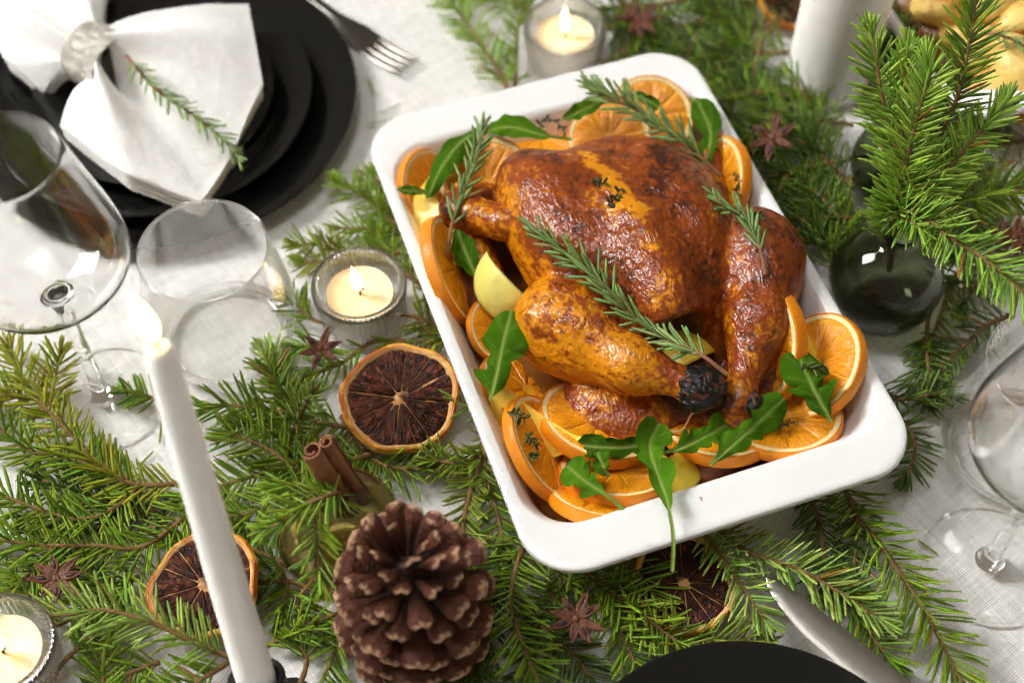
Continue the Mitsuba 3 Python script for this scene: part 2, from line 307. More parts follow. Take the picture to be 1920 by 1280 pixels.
v, f = surface_nets(Fd, np.array([a[0] for a in ax]), HG)
cm = trimesh.Trimesh(v, f, process=False)
if cm.volume < 0: cm.invert()
trimesh.smoothing.filter_taubin(cm, iterations=6)
v = np.array(cm.vertices); nrm = np.array(cm.vertex_normals)
warp = v + 0.010 * np.stack([nz(v, 40, s, 2) - .5 for s in (11, 12, 13)], -1)
lump = nz(warp, 55, 1, 3) - .5
fold = 1 - np.abs(2 * nz(warp * np.array([1, .55, 1]), 150, 5, 2) - 1)                    # fine skin folds
grain = nz(warp, 420, 8, 2) - .5
v = v + nrm * (0.0030 * lump + 0.0010 * (fold - .6) + 0.0002 * grain)[:, None]
cm = trimesh.Trimesh(v, cm.faces, process=False)
big, mid, fine = nz(warp, 30, 21, 2), nz(warp * np.array([1, .7, 1]), 120, 22, 3), nz(v, 420, 23, 3)
u_, v_, z_ = v.T
def near(c, r): return np.exp(-(((v - np.array(c)) / np.array(r))**2).sum(1))
kx = np.interp(v_, [-.06, .02, .095], [.010, .014, .003])
streak = np.exp(-((u_ - kx + .002 * np.sin(v_ * 300)) / (.0058 + .006 * (nz(v, 130, 71, 2) - .5)))**2) * sst(.004, .016, v_) * sst(.094, .084, v_) * sst(.055, .075, z_)
legL = np.minimum(cone(v, (-.052, -.024, .056), (-.024, -.072, .064), .0285, .0185), cone(v, (-.024, -.072, .064), (.006, -.100, .066), .018, .0095))
legR = np.minimum(cone(v, (.096, -.020, .060), (.070, -.066, .058), .027, .020), cone(v, (.070, -.066, .058), (.041, -.106, .055), .019, .0095))
onL, onR = sst(.010, .001, legL), sst(.010, .001, legR)
outer = sst(-.020, -.052, u_ + .55 * (v_ + .03))                          # the outward half of the left leg stayed golden
pale = 1.0 * streak + onL * (.08 + .32 * outer) + .34 * near((-.052, .072, .080), (.028, .032, .03)) + .30 * near((-.066, .040, .055), (.02, .03, .03)) \
     + .36 * near((.010, -.046, .090), (.011, .016, .03)) + .14 * near((.095, -.035, .085), (.014, .02, .03)) + .26 * near((-.076, .080, .06), (.014, .016, .02)) + .28 * near((.066, -.006, .070), (.010, .028, .03)) \
     + .30 * near((.012, -.014, .095), (.010, .010, .02)) + .2 * near((.03, -.118, .045), (.02, .012, .02)) - .06 * near((-.02, -.09, .03), (.03, .03, .02)) - .30 * near((-.070, .078, .060), (.03, .02, .004)) - .3 * near((-.052, .052, .066), (.012, .012, .012))
onW = sst(.006, .0, cone(v, (-.084, .094, .053), (-.062, .062, .066), .0135, .0115))
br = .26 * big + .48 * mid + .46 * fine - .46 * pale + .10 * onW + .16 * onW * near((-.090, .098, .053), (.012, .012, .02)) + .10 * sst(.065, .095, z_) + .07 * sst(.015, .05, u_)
br = br + .10 * near((.055, .060, .10), (.03, .05, .02)) + .20 * near((-.002, -.09, .066), (.012, .016, .02)) + .16 * near((-.03, .105, .09), (.03, .02, .03)) + .14 * near((-.012, -.02, .075), (.016, .03, .02))
t1, t2 = sst(.425, .625, br)[:, None], sst(.66, .92, br)[:, None]
gold, red, dark = np.array([.66, .240, .003]), np.array([.250, .046, .0035]), np.array([.046, .010, .003])
gold = gold * (0.75 + .5 * nz(v, 60, 31, 2)[:, None])
col = gold * (1 - t1) + red * t1; col = col * (1 - t2) + dark * t2
tan_ = (near((.080, .040, .085), (.013, .045, .03)) * sst(.42, .58, nz(v, 260, 33, 3)))[:, None] * .8
col = col * (1 - tan_) + np.array([.34, .17, .085]) * tan_
speck = (sst(.72, .80, nz(v, 300, 41, 2)) * .75)[:, None]; col = col * (1 - speck) + dark * speck
edge = (sst(.0035, .0, np.abs(cone(v, (-.062, .062, .066), (-.050, .049, .072), .0085, .0035))) * sst(-.056, -.050, u_) * .9)[:, None]; col = col * (1 - edge) + dark * edge
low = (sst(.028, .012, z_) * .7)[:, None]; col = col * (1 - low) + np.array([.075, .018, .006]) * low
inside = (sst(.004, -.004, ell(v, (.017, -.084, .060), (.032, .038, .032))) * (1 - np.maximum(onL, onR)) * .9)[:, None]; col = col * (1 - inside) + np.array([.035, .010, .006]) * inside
chick = thing('roast_chicken', 'whole glossy golden brown roast chicken lying breast up with crossed legs in the white dish', 'roast chicken')
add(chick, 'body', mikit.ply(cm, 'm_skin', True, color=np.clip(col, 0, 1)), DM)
def blob(r, seed, amp, s=60, sub=3):
    m = trimesh.creation.icosphere(subdivisions=sub, radius=1.0); vv = np.array(m.vertices)
    d = 1 + amp * (nz(vv * 0.03 + seed * 1.7, s, seed, 3) - .5)
    return trimesh.Trimesh(vv * d[:, None] * np.array(r), m.faces, process=False)
add(chick, 'knuckle', mikit.ply(blob((.0150, .0135, .0130), 3, .85, 90), 'm_char', True), frame(DL(.0115, -.1055, .0665), unit(DZ - .3 * DV), DU), 'charred black end of the left drumstick')
add(chick, 'knuckle', mikit.ply(blob((.0085, .0095, .0085), 4, .5), 'm_char', True), frame(DL(.0400, -.1185, .0550), DZ, DU), 'charred dark end of the right drumstick')
pts = catmull([P(1245, 806, .036), P(1275, 808, .040), P(1290, 790, .043), P(1298, 775, .046), P(1318, 772, .050)], 24)
add(chick, 'string', mikit.ply(tm(*tube(pts, .0008, 6)), 'm_string', True))

# ------------------------------------------------------------------ fresh orange slices
OR_T = .0084
def wedge_poly(r0, r1, a0, a1, gap, rnd):
    t = np.linspace(a0, a1, 9); p = Polygon(np.vstack([[[0, 0]], np.stack([r1 * np.cos(t), r1 * np.sin(t)], 1)]))
    p = p.difference(Point(0, 0).buffer(r0)).buffer(-gap - rnd).buffer(rnd, quad_segs=3)
    return p
def domed(poly, z0, z1, dome, uvs=True):
    """a puck with both faces slightly domed; uv = polar coordinates for the pulp's grain."""
    c = np.array(poly.exterior.coords)[:-1]
    if not poly.exterior.is_ccw: c = c[::-1]
    # resample
    L = poly.exterior.length; c = np.array([poly.exterior.interpolate(s).coords[0] for s in np.linspace(0, L, 22, endpoint=False)])
    if Polygon(c).exterior.is_ccw is False: c = c[::-1]
    g = c.mean(0); rows = []
    for s, z in ((.0, z0 - dome), (.62, z0 - dome * .8), (.93, z0), (1.0, z0 + .0009), (1.0, z1 - .0009), (.93, z1), (.62, z1 + dome * .8), (.0, z1 + dome)):
        rows.append(np.column_stack([g + (c - g) * max(s, .02), np.full(len(c), z)]))
    v, f = grid(np.array(rows).transpose(1, 0, 2), True)
    uv = np.stack([np.hypot(v[:, 0], v[:, 1]), np.arctan2(v[:, 1], v[:, 0])], 1)
    return v, f, uv
def seg_shape(R, n, i, z0, z1, bs, jitter=0.0, dome=.0007, gap=.00018, rin=.0012, rout=.0049):
    a0 = 2 * np.pi * (i + jitter * math.sin(i * 7.3)) / n; a1 = 2 * np.pi * (i + 1 + jitter * math.sin((i + 1) * 7.3)) / n
    p = wedge_poly(rin, R - rout, a0, a1, gap, .0012)
    v, f, uv = domed(p, z0, z1, dome)
    return mikit.ply(tm(v, f), bs, True, uv=uv)
OR = .0385
peel = mikit.ply(lathe([(OR - .0016, -.0002), (OR - .0006, 0), (OR, .0012), (OR + .0002, OR_T / 2), (OR, OR_T - .0012), (OR - .0006, OR_T), (OR - .0016, OR_T + .0002), (OR - .0016, -.0002)], 96), 'm_peel', 50)
memb = mikit.ply(lathe([(0, .0008), (OR - .0050, .0008), (OR - .0050, OR_T - .0008), (0, OR_T - .0008)], 48), 'm_membrane', 40)
pith = mikit.ply(lathe([(OR - .0052, .0010), (OR - .0046, .0002), (OR - .0015, .0003), (OR - .0015, OR_T - .0003), (OR - .0046, OR_T - .0002), (OR - .0052, OR_T - .0010), (OR - .0052, .0010)], 72), 'm_pith', 40)
ORSEG = [seg_shape(OR, 10, i, .0004, OR_T - .0004, 'm_pulp', .13) for i in range(10)]
NCAM = unit(CAM)
def orange(px, py, z, nrm, label, s=1.0, spin=0.0, half=None):
    m = frame(P(px, py, z), nrm, (math.cos(spin), math.sin(spin), .1), s); m = m @ np.array(T4().translate([0, 0, -OR_T / 2]).matrix)
    k = thing('orange_slice', label, 'orange slice', None)
    add(k, 'peel', peel, m); add(k, 'pith', pith, m); add(k, 'membrane', memb, m)
    for i in range(10): add(k, 'segment', ORSEG[i], m)
    return k
orange(1468, 785, .030, (-.10, .32, .95), 'orange slice in the dish corner under the rightmost arugula leaf, peel facing the near rim', 1.0, .3)
orange(1530, 688, .040, (-.72, -.02, .70), 'orange slice leaning on the right wall of the dish, rightmost of all slices', .98, 1.0)
orange(1418, 650, .036, (-.80, -.25, .45), 'large shadowed orange slice standing behind the right drumstick', 1.15, .2)
orange(1345, 800, .026, (.02, .38, .92), 'orange slice under the two arugula leaves in front of the chicken tail', 1.0, .6)
orange(1118, 795, .028, (.25, .32, .90), 'orange slice tucked under the left thigh, beside the apple wedge with thyme', 1.02, .1)
orange(1020, 842, .028, (.76, .12, .62), 'orange slice leaning on the left wall near the bottom left corner of the dish', .98, .9)
orange(1140, 935, .024, (.10, .62, .77), 'orange slice nearest the front left corner of the dish, seen almost edge on', 1.0, .5)
orange(1155, 885, .026, (.0, .50, .86), 'orange slice under the long arugula stem, behind the front left slice', .95, 1.3)
orange(848, 510, .036, (.90, .10, .42), 'orange slice standing on edge against the left wall beside the wing', 1.05, .4)
orange(932, 618, .026, (.55, -.2, .80), 'small orange slice half hidden by the lobed arugula leaf on the left side', .62, .7)
orange(985, 735, .020, (.45, .30, .84), 'orange slice mostly hidden beneath the left thigh and the lobed arugula leaf', .9, .2)
orange(915, 348, .045, (-.05, -.52, .85), 'orange slice behind the left rosemary sprig at the top left of the dish', .92, .4)
orange(1218, 222, .046, (.02, -.45, .88), 'orange slice at the far right corner of the dish behind the rosemary', .84, .8)
orange(1142, 262, .045, (-.10, -.40, .90), 'orange slice leaning in front of the far corner slice, touching the neck end', .80, .2)
orange(1015, 262, .030, (.0, .25, .96), 'orange slice lying flat under the long arugula leaf behind the chicken', 1.0, 1.1)
orange(1342, 352, .036, (-.86, -.15, .45), 'orange slice standing against the right wall of the dish beneath the rosemary stem', .98, .3)
orange(812, 362, .032, (.72, -.2, .66), 'orange slice against the left wall near the top left corner of the dish', .85, .6)

# ------------------------------------------------------------------ apple wedges
def apple_mesh(L=.060, R=.033, ang=56, seed=0):
    n, m = 26, 14; Pt = np.zeros((n, m + 10, 3)); s = np.linspace(-1, 1, n); colr = np.zeros((n, m + 10, 3))
    for i, si in enumerate(s):
        r = R * max(1 - abs(si)**2.4, 0)**.62; t = np.radians(np.linspace(-ang / 2, ang / 2, m)); z = si * L / 2
        arc = np.stack([np.cos(t) * r, np.sin(t) * r], 1)
        core = R * .18 * math.sqrt(max(1 - si * si, 0)); inner = np.array([[core, 0]])
        ring = np.vstack([arc, arc[-1] + (inner - arc[-1]) * np.linspace(.12, 1, 5)[:, None], inner + (arc[0] - inner) * np.linspace(.0, .88, 5)[:, None]])
        Pt[i, :, 0], Pt[i, :, 1], Pt[i, :, 2] = ring[:, 0] - R * .55, ring[:, 1], z
        colr[i, :m] = (.74, .66, .17); colr[i, m:] = (.86, .74, .30)
    v, f = grid(Pt.transpose(1, 0, 2), True)
    c = colr.transpose(1, 0, 2).reshape(-1, 3) * (.85 + .3 * nz(v, 120, seed, 2)[:, None])
    return tm(v, f), c
am, ac = apple_mesh(); APPLE = mikit.ply(am, 'm_apple', True, color=np.clip(ac, 0, 1))
am2, ac2 = apple_mesh(seed=5); APPLE2 = mikit.ply(am2, 'm_apple', True, color=np.clip(ac2 * np.array([1.05, .86, .30]), 0, 1))
def apple(px, py, z, axis, skin, label, s=1.0, sh=APPLE2):
    k = thing('apple_wedge', label, 'apple wedge'); only(k, sh, frame(P(px, py, z), axis, skin, s))
apple(948, 545, .048, DV * .8 - DU * .45 + DZ * .35, (-.8, -.3, .6), 'pale green apple wedge standing between the wing and the left thigh', 1.0, APPLE)
apple(1000, 792, .032, DV * .8 - DU * .55 + DZ * .1, (-.25, .1, -.9), 'yellow apple wedge beside the left wall with a thyme sprig on it', 1.15)
apple(826, 440, .036, DV * .95 - DU * .15 + DZ * .1, (-.5, .1, -.8), 'yellow apple wedge along the left wall next to the rosemary stem', 1.2)
apple(1270, 672, .042, DU * .9 + DV * .2, (.1, .2, .9), 'yellow apple wedge inside the cavity of the chicken', 1.0)
apple(1262, 898, .026, DU * .9 + DV * .35, (.2, -.2, .9), 'yellow apple wedge in shadow behind the tip of the long arugula stem', .8)
apple(1496, 668, .036, DV * .9 - DU * .1 + DZ * .2, (.5, .1, .8), 'thin yellow apple wedge between the standing slice and the rightmost orange slice', .9)
k = thing('giblet_piece', 'dark roasted chunk of meat lying below the wing in the dish', 'meat')
only(k, mikit.ply(blob((.013, .034, .013), 9, .5), 'm_dark_meat', True), frame(P(893, 530, .022), DZ, DU - .25 * DV))
k = thing('giblet_piece', 'dark roasted chunk of meat under the arugula in front of the tail', 'meat')
only(k, mikit.ply(blob((.024, .013, .012), 12, .5), 'm_dark_meat', True), frame(P(1335, 872, .020), DZ, DU))

# ------------------------------------------------------------------ plates, cutlery, napkin
def plate(name, label, cx, cy, z, R, well, group=None):
    k = thing(name, label, 'plate', group)
    pf = [(0, 0), (well * .85, 0), (well * .92, .0012), (well * 1.02, .006), (R - .002, .0135), (R, .0150), (R - .0006, .0166), (R - .003, .0165), (well * 1.05, .0092), (well * .97, .0052), (well * .90, .0034), (0, .0032)]
    only(k, mikit.ply(lathe(pf, 128), 'm_black', 35), frame((cx, cy, z), DZ)); return k
plate('charger_plate', 'largest glossy black plate at the bottom of the stack under the napkin', -.2693, .2189, .0005, .149, .112)
plate('dinner_plate', 'medium glossy black plate in the middle of the stack under the napkin', -.2760, .2140, .0090, .122, .088)
plate('salad_plate', 'smallest glossy black plate on top of the stack, directly under the white napkin', -.2740, .2090, .0165, .092, .062)
plate('side_plate', 'glossy black plate cut off by the bottom edge beside the knife', .1330, -.3503, .0165, .1157, .080)

def strip(path, widths, thick, crown=0.0, m=7, nrm=None):
    """a bar of varying width along a 3-D path with rounded top."""
    p = np.asarray(path, float); t = unit(np.gradient(p, axis=0)); nn = np.broadcast_to(DZ if nrm is None else nrm, p.shape); s = unit(np.cross(t, nn)); nn = np.cross(s, t)
    rows = []
    w = np.broadcast_to(widths, (len(p),)); th = np.broadcast_to(thick, (len(p),))
    for a in np.linspace(-1, 1, m): rows.append(p + s * (w / 2 * a)[:, None] + nn * (th * (.5 - .35 * abs(a)**3) + crown * (1 - a * a))[:, None])
    for a in np.linspace(1, -1, m): rows.append(p + s * (w / 2 * a)[:, None] - nn * (th * (.5 - .35 * abs(a)**3) - crown * (1 - a * a))[:, None])
    v, f = grid(np.array(rows), True); n = len(p); M = 2 * m
    e = np.arange(M); e2 = (e + 1) % M; v = np.vstack([v, p[:1], p[-1:]])
    f = np.vstack([f, np.stack([e * 0 + M * n, e2 * n, e * n], 1), np.stack([e * 0 + M * n + 1, e * n + n - 1, e2 * n + n - 1], 1)])
    mm = tm(v, f)
    if mm.volume < 0: mm.invert()
    return mm
# knife: rounded blade
k = thing('dinner_knife', 'brushed steel table knife lying on fir needles beside the lower black plate', 'knife')
A, B = P(1436, 1084, .026), P(1762, 1352, .030); d = B - A; Lk = np.linalg.norm(d)
s = np.linspace(0, 1, 46); side = unit(np.cross(d, DZ))
wd = np.interp(s, [0, .012, .04, .09, .18, .35, .52, .70, .85, 1], [.002, .0054, .0092, .0124, .0165, .0202, .0212, .0204, .0195, .019])
off = np.interp(s, [0, .1, .3, .6, 1], [-.0006, .0006, .0034, .0036, .002])
pa = A + d * s[:, None] + side * off[:, None] + DZ * (.0012 * np.sin(s * 3))[:, None]
only(k, mikit.ply(strip(pa, wd, .0022), 'm_steel', 40))
# forks
def fork(label, neck, tip, zn, zt, wh):
    k = thing('table_fork', label, 'fork')
    A, B = P(*neck, zn), P(*tip, zt); d = unit(B - A); L = np.linalg.norm(B - A); sd = unit(np.cross(d, DZ))
    prof = lambda x: A + d * x + DZ * (-.0075 * math.sin(min(max(x / L, 0), 1) * math.pi * .8) + .003 * (x / L)**3)
    hp = np.array([A - d * x + DZ * (.004 * math.sin(x * 14)) for x in np.linspace(.17, 0, 20)])
    add(k, 'handle', mikit.ply(strip(hp, np.interp(np.linspace(0, 1, 20), [0, .1, .5, .9, 1], [.012, .018, .012, .0075, .008]), .0028), 'm_darksteel', 40))
    hl = L * .50; xs = np.linspace(0, hl, 14)
    add(k, 'head', mikit.ply(strip(np.array([prof(x) for x in xs]), np.interp(xs / hl, [0, .25, .6, 1], [.008, .014, wh, wh]), .0020), 'm_darksteel', 40))
    for i in range(4):
        o = (i - 1.5) / 3 * (wh - .0042); xs = np.linspace(hl - .002, L, 12)
        tp = np.array([prof(x) + sd * o for x in xs])
        add(k, 'tine', mikit.ply(strip(tp, np.interp(np.linspace(0, 1, 12), [0, .7, 1], [.0042, .0034, .0016]), .0019, m=5), 'm_darksteel', 40))
fork('steel fork lying with its four tines out beside the large black plate', (628, 28), (768, 122), .010, .008, .0240)

# napkin: two fans of stacked linen layers drawn together in a ring
nap = thing('napkin', 'white linen napkin gathered through a silver ring on the stacked black plates', 'napkin')
def sharp(p, n):
    p = np.array(p); s = np.concatenate([[0], np.cumsum(np.linalg.norm(np.diff(p, axis=0), axis=1))]); t = np.linspace(0, s[-1], n)
    for x in s[1:-1]: t[np.argmin(np.abs(t - x))] = x
    return np.stack([np.interp(t, s, p[:, i]) for i in range(3)], 1)
def fan(pinch, outer, layers, seed, folds, lift):
    """pinch, outer: lists of (px, py, z) across the fan. Every layer is a closed sheet of its own."""
    p0 = catmull([P(*q) for q in pinch], 40); p1 = sharp([P(*q) for q in outer], 40)
    for L in range(layers):
        n = 34; s = np.linspace(0, 1, n)[:, None, None]; t = np.linspace(0, 1, 40)
        ext = 1 - .010 * L * (1 + .5 * math.sin(L * 5 + seed)) + .010 * (nz(p1 * 1.0, 30, seed, 2) - .5)[None, :, None]
        base = p0[None] + (p1 - p0)[None] * s * ext
        prof = np.sin(np.pi * np.clip(s[..., 0] * 1.02, 0, 1))
        ridge = sum(a * np.exp(-((t - c) / w)**2) for a, c, w in folds)
        z = ridge[None] * (1 - .62 * s[..., 0]) + lift * prof + .0065 * (nz(base * 1.0, 26, seed + L, 3) - .5) * (s[..., 0] > 0)
        z = z - L * (.0050 * (.25 + .75 * s[..., 0]))
        top = base + DZ * z[..., None]; bot = top - DZ * .0030
        rows = np.concatenate([top.transpose(1, 0, 2), bot.transpose(1, 0, 2)[::-1]], 0)
        # round the outer hem
        v, f = grid(rows, True); mm = tm(v, f); m2 = 40
        # close the ends
        e = np.arange(m2 - 1); n_ = n
        for col_ in (0, n_ - 1):
            a, b, c, d_ = e * n_ + col_, (e + 1) * n_ + col_, (2 * m2 - 2 - e) * n_ + col_, (2 * m2 - 1 - e) * n_ + col_
            f = np.vstack([f, np.stack([a, b, c], 1), np.stack([a, c, d_], 1)])
        mm = tm(v, f); mm.fix_normals()
        add(nap, 'layer', mikit.ply(mm, 'm_linen', 50))
fan([(196, 70, .052), (208, 92, .060), (206, 112, .058), (190, 130, .050), (176, 150, .042)],
    [(330, 42, .045), (466, 10, .046), (494, 160, .045), (430, 275, .045), (372, 368, .046), (240, 340, .046), (112, 236, .042)], 5, 2,
    [(.012, .08, .08), (.018, .28, .08), (-.028, .58, .11), (.020, .80, .07), (.006, .95, .06)], .010)
fan([(196, 70, .052), (186, 92, .060), (172, 112, .058), (160, 126, .050), (150, 140, .042)],
    [(205, -40, .045), (110, -60, .045), (-40, -40, .046), (-30, 40, .048), (8, 110, .044), (82, 178, .030)], 3, 9,
    [(.014, .12, .10), (-.010, .32, .09), (.014, .55, .09), (-.008, .74, .08), (.010, .92, .08)], .008)
ring = thing('napkin_ring', 'glittering silver napkin ring round the middle of the white napkin', 'napkin ring')
rc = P(190, 112, .048); axr = unit(P(212, 120, .05) - P(166, 92, .05)); wr = .0165
pf = [(.0238, -wr), (.0252, -wr), (.0256, -wr + .0008), (.0256, wr - .0008), (.0252, wr), (.0238, wr), (.0238, -wr)]
only(ring, mikit.ply(lathe(pf, 64), 'm_glitter', 40), frame(rc, axr, DZ))

# ------------------------------------------------------------------ white dish of potatoes behind
PD = .050; corner = P(1795, 236, PD); ang2 = math.radians(17)
EU = np.array([math.cos(ang2), math.sin(ang2), 0]); EV = np.array([-math.sin(ang2), math.cos(ang2), 0])
pc = corner + EU * .112 + EV * .165; pc[2] = 0
k = thing('serving_dish', 'white ceramic serving dish of roast potatoes cut off by the top right corner', 'serving dish')
v, f = loft([(a * .9, b * .88, c, z) for a, b, c, z in RINGS]); PM = np.eye(4); PM[:3, 0], PM[:3, 1], PM[:3, 3] = EU, EV, pc
only(k, mikit.ply(tm(v, f), 'm_ceramic', 40), PM)
POT = [mikit.ply(blob((.027 * a, .021 * b, .019), s, .22), 'm_potato', True) for s, a, b in ((31, 1.1, 1.1), (32, .95, 1.1), (33, 1.15, .95))]
for i, (x, y, z, sp, lb) in enumerate([(1768, 6, .050, .2, 'half hidden by the left wall of the serving dish'), (1852, 8, .056, 1.0, 'behind the tip of the tallest fir twig'), (1925, 40, .054, .4, 'cut by the right edge, uppermost'),
        (1908, 124, .056, 1.8, 'large and pale, at the right edge of the serving dish'), (1838, 96, .048, .9, 'directly behind the tallest fir twig'), (1800, 70, .032, 2.2, 'low in the dish beside its left wall'),
        (1870, 176, .040, .3, 'nearest the front rim of the serving dish'), (1935, 190, .040, 2.6, 'in the front right of the serving dish, cut by the frame')]):
    k = thing('roast_potato', 'golden roast potato ' + lb, 'potato', 'roast potatoes in the serving dish')
    only(k, POT[i % 3], frame(P(x, y, z), (.3 * math.sin(i * 3), .3 * math.cos(i * 5), 1), (math.cos(sp), math.sin(sp), 0), .9))
k = thing('potato_bed', 'browned potato pieces and juices lying deep in the white serving dish', 'potato'); labels[k]['kind'] = 'stuff'
bl = [blob((.022, .017, .013), 40 + i, .3, sub=2) for i in range(3)]; acc = []
for i in range(48):
    m = bl[i % 3].copy(); m.apply_transform(np.array(T4().translate([(i % 6 - 2.5) * .027, (i // 6 - 3.5) * .034, .022 + .006 * math.sin(i * 3.3)]).rotate([0, 0, 1], i * 67).matrix)); acc.append((np.array(m.vertices), np.array(m.faces)))
v, f = cat(acc); only(k, mikit.ply(tm(v, f), 'm_potato_brown', True), PM)

# ------------------------------------------------------------------ glasses
def closed(m):
    if m.volume < 0: m.invert()
    return m
def wine_glass(label, x, y):
    k = thing('wine_glass', label, 'wine glass'); m = frame((x, y, .0008), DZ)
    outer = [(0, .0050), (.0085, .0054), (.0088, .0085), (.0062, .0135), (.0052, .022), (.0047, .040), (.0045, .070), (.0048, .095), (.0058, .110), (.0075, .1185), (.013, .1230), (.024, .1275),
             (.036, .1335), (.0455, .1410), (.0508, .1490), (.0522, .1570), (.0512, .167), (.0480, .182), (.0430, .203), (.0380, .225), (.0345, .2420)]
    inner = [(.0341, .2428), (.0336, .2422), (.0371, .2250), (.0421, .2030), (.0471, .1820), (.0503, .167), (.0512, .1570), (.0498, .1497), (.0447, .1422), (.0354, .1350), (.024, .1296), (.012, .1262), (.005, .1250), (0, .1248)]
    o = catmull_prof(outer, 3); i = catmull_prof(inner, 3)
    add(k, 'bowl', mikit.ply(closed(lathe(np.vstack([o, i]), 96)), 'm_glass', 60), m)
    add(k, 'foot', mikit.ply(lathe([(.0412, .0016), (.040, .0026), (.030, .0034), (.018, .0044), (.0001, .0047)], 96), 'm_thin', True), m)
    add(k, 'foot_edge', mikit.ply(closed(torus(.0413, .0010, 96)), 'm_glass', True), m @ np.array(T4().translate([0, 0, .0014]).matrix))
def torus(R, r, n, k=8):
    a = np.linspace(0, 2 * np.pi, k + 1)[:-1]; return lathe(np.vstack([np.column_stack([R + r * np.cos(a), r * np.sin(a)]), [[R + r, 0]]]), n)
def catmull_prof(p, k):
    q = catmull(p, (len(p) - 1) * k + 1); q[:, 0] = np.maximum(q[:, 0], 0); return q
def tumbler(label, x, y):
    k = thing('tumbler', label, 'tumbler'); m = frame((x, y, .0008), DZ)
    wall = catmull_prof([(.0420, .0022), (.0470, .0075), (.0505, .0180), (.0520, .030), (.0512, .045), (.0485, .065), (.0448, .085), (.0422, .0985)], 4)
    add(k, 'wall', mikit.ply(lathe(wall, 96), 'm_thin', True), m); add(k, 'inner_wall', mikit.ply(lathe(wall - np.array([.0012, 0]), 96), 'm_thin', True), m)
    add(k, 'rim', mikit.ply(closed(torus(.0416, .0009, 96)), 'm_glass', True), m @ np.array(T4().translate([0, 0, .0992]).matrix))
    add(k, 'base_edge', mikit.ply(closed(torus(.0435, .0016, 96)), 'm_glass', True), m @ np.array(T4().translate([0, 0, .0048]).matrix))
    add(k, 'base', mikit.ply(lathe([(.0420, .0020), (.032, .0006), (.0001, .0004)], 96), 'm_thin', True), m)
    add(k, 'base_edge', mikit.ply(closed(torus(.0385, .0012, 96)), 'm_glass', True), m @ np.array(T4().translate([0, 0, .0030]).matrix))
g = P(195, 745); wine_glass('tall stemmed wine glass at the left edge, in front of the black plates', g[0], g[1])
g = P(428, 634); tumbler('stemless glass tumbler beside the lit taper candle', g[0], g[1])
g = P(1850, 1058); wine_glass('stemmed wine glass cut off by the right edge, standing on bare cloth', g[0], g[1])
g = P(1893, 842); tumbler('stemless glass tumbler behind the right wine glass, cut off by the right edge', g[0], g[1])

# ------------------------------------------------------------------ candles
FLAME_OUT = (13.0, 7.4, 1.9)
def flame_mesh(h, w):
    t = np.linspace(0, 1, 18); r = w * np.sin(np.pi * t**.72)**.9 * (1 - .35 * t); r[0] = r[-1] = 0
    return lathe(np.column_stack([r, t * h]), 20)
def flame(parent, pos, h, w, lean=(0, 0, 1), out=FLAME_OUT):
    s = mikit.ply(flame_mesh(h, w), 'm_wick', True); s['emitter'] = {'type': 'area', 'radiance': rgb(*out)}
    add(parent, 'flame', s, frame(pos, lean))
def tealight(x, y, lab_h, lab_c, fdx=0.0, z0=.0006):
    k = thing('tealight_holder', lab_h, 'candle holder', None); R, H = .0322, .0400; m = frame((x, y, z0), DZ)
    out = np.array([(.0001, .0004), (.024, .0004), (.0268, .0012), (.0280, .004), (.0290, .014), (.0302, .026), (.0312, .0350), (.0314, .0385)])
    add(k, 'wall', mikit.ply(lathe(out, 72), 'm_thin', 40), m)
    add(k, 'lining', mikit.ply(lathe([(.0001, .0062), (.0235, .0065), (.0250, .0085), (.0262, .020), (.0272, .0300), (.0280, .0385)], 72), 'm_thin', 40), m)
    rp = [(0, .0)] ; nf = 56; ribs = []
    for i in range(nf):
        a = 2 * np.pi * i / nf; ca, sa = math.cos(a), math.sin(a); q = catmull([(r * ca, r * sa, z) for r, z in ((.0283, .0022), (.0294, .0140), (.0306, .0260), (.0316, .0345), (.0313, .0392))], 9)
        ribs.append(tube(q, [.0008, .0014, .0015, .0015, .0015, .0015, .0015, .0014, .0008], 8))
    add(k, 'ribs', mikit.ply(closed(tm(*cat(ribs))), 'm_glass', True), m, kind='stuff')
    def wavy(th): return 1 + .018 * np.abs(np.sin(th * nf / 2))[:, None]
    a_ = np.linspace(0, 2 * np.pi, 11)
    add(k, 'rim', mikit.ply(closed(lathe(np.column_stack([.0298 + .0021 * np.cos(a_), .0388 + .0015 * np.sin(a_)]), 336, wavy)), 'm_glass', True), m)
    c = thing('tealight_candle', lab_c, 'candle')
    rw = .0236
    wp = [(0, .0070), (.0208, .0070), (.0226, .0085), (rw, .0190), (rw, .0275), (rw - .0006, .0284), (rw - .004, .0282), (.012, .0276), (.010, .0268), (.0085, .0262), (0, .0260)]
    add(c, 'wax', mikit.ply(closed(lathe(wp, 64)), 'm_teawax', 40), frame((x, y, z0), DZ))
    pts = [np.array([x, y, z0 + .0262]), np.array([x + .0006, y, z0 + .031]), np.array([x + .003, y - .0004, z0 + .0335])]
    add(c, 'wick', mikit.ply(tm(*tube(catmull(pts, 8), .0009, 6)), 'm_wick', True))
    flame(c, (x, y, z0 + .0315), .0270, .0044, (fdx, 0, 1))
g = P(672, 530, .040); tealight(g[0], g[1], 'ribbed glass tealight holder between the dish and the tumbler', 'lit cream tealight in the ribbed holder between the dish and the tumbler', -.12)
g = P(1060, 46, .040); tealight(g[0], g[1], 'ribbed glass tealight holder behind the far rim of the dish', 'lit cream tealight in the ribbed holder behind the far rim of the dish', -.03)
g = P(-6, 1206, .040); tealight(g[0], g[1], 'ribbed glass tealight holder cut off by the bottom left corner', 'cream tealight in the ribbed holder at the bottom left corner')
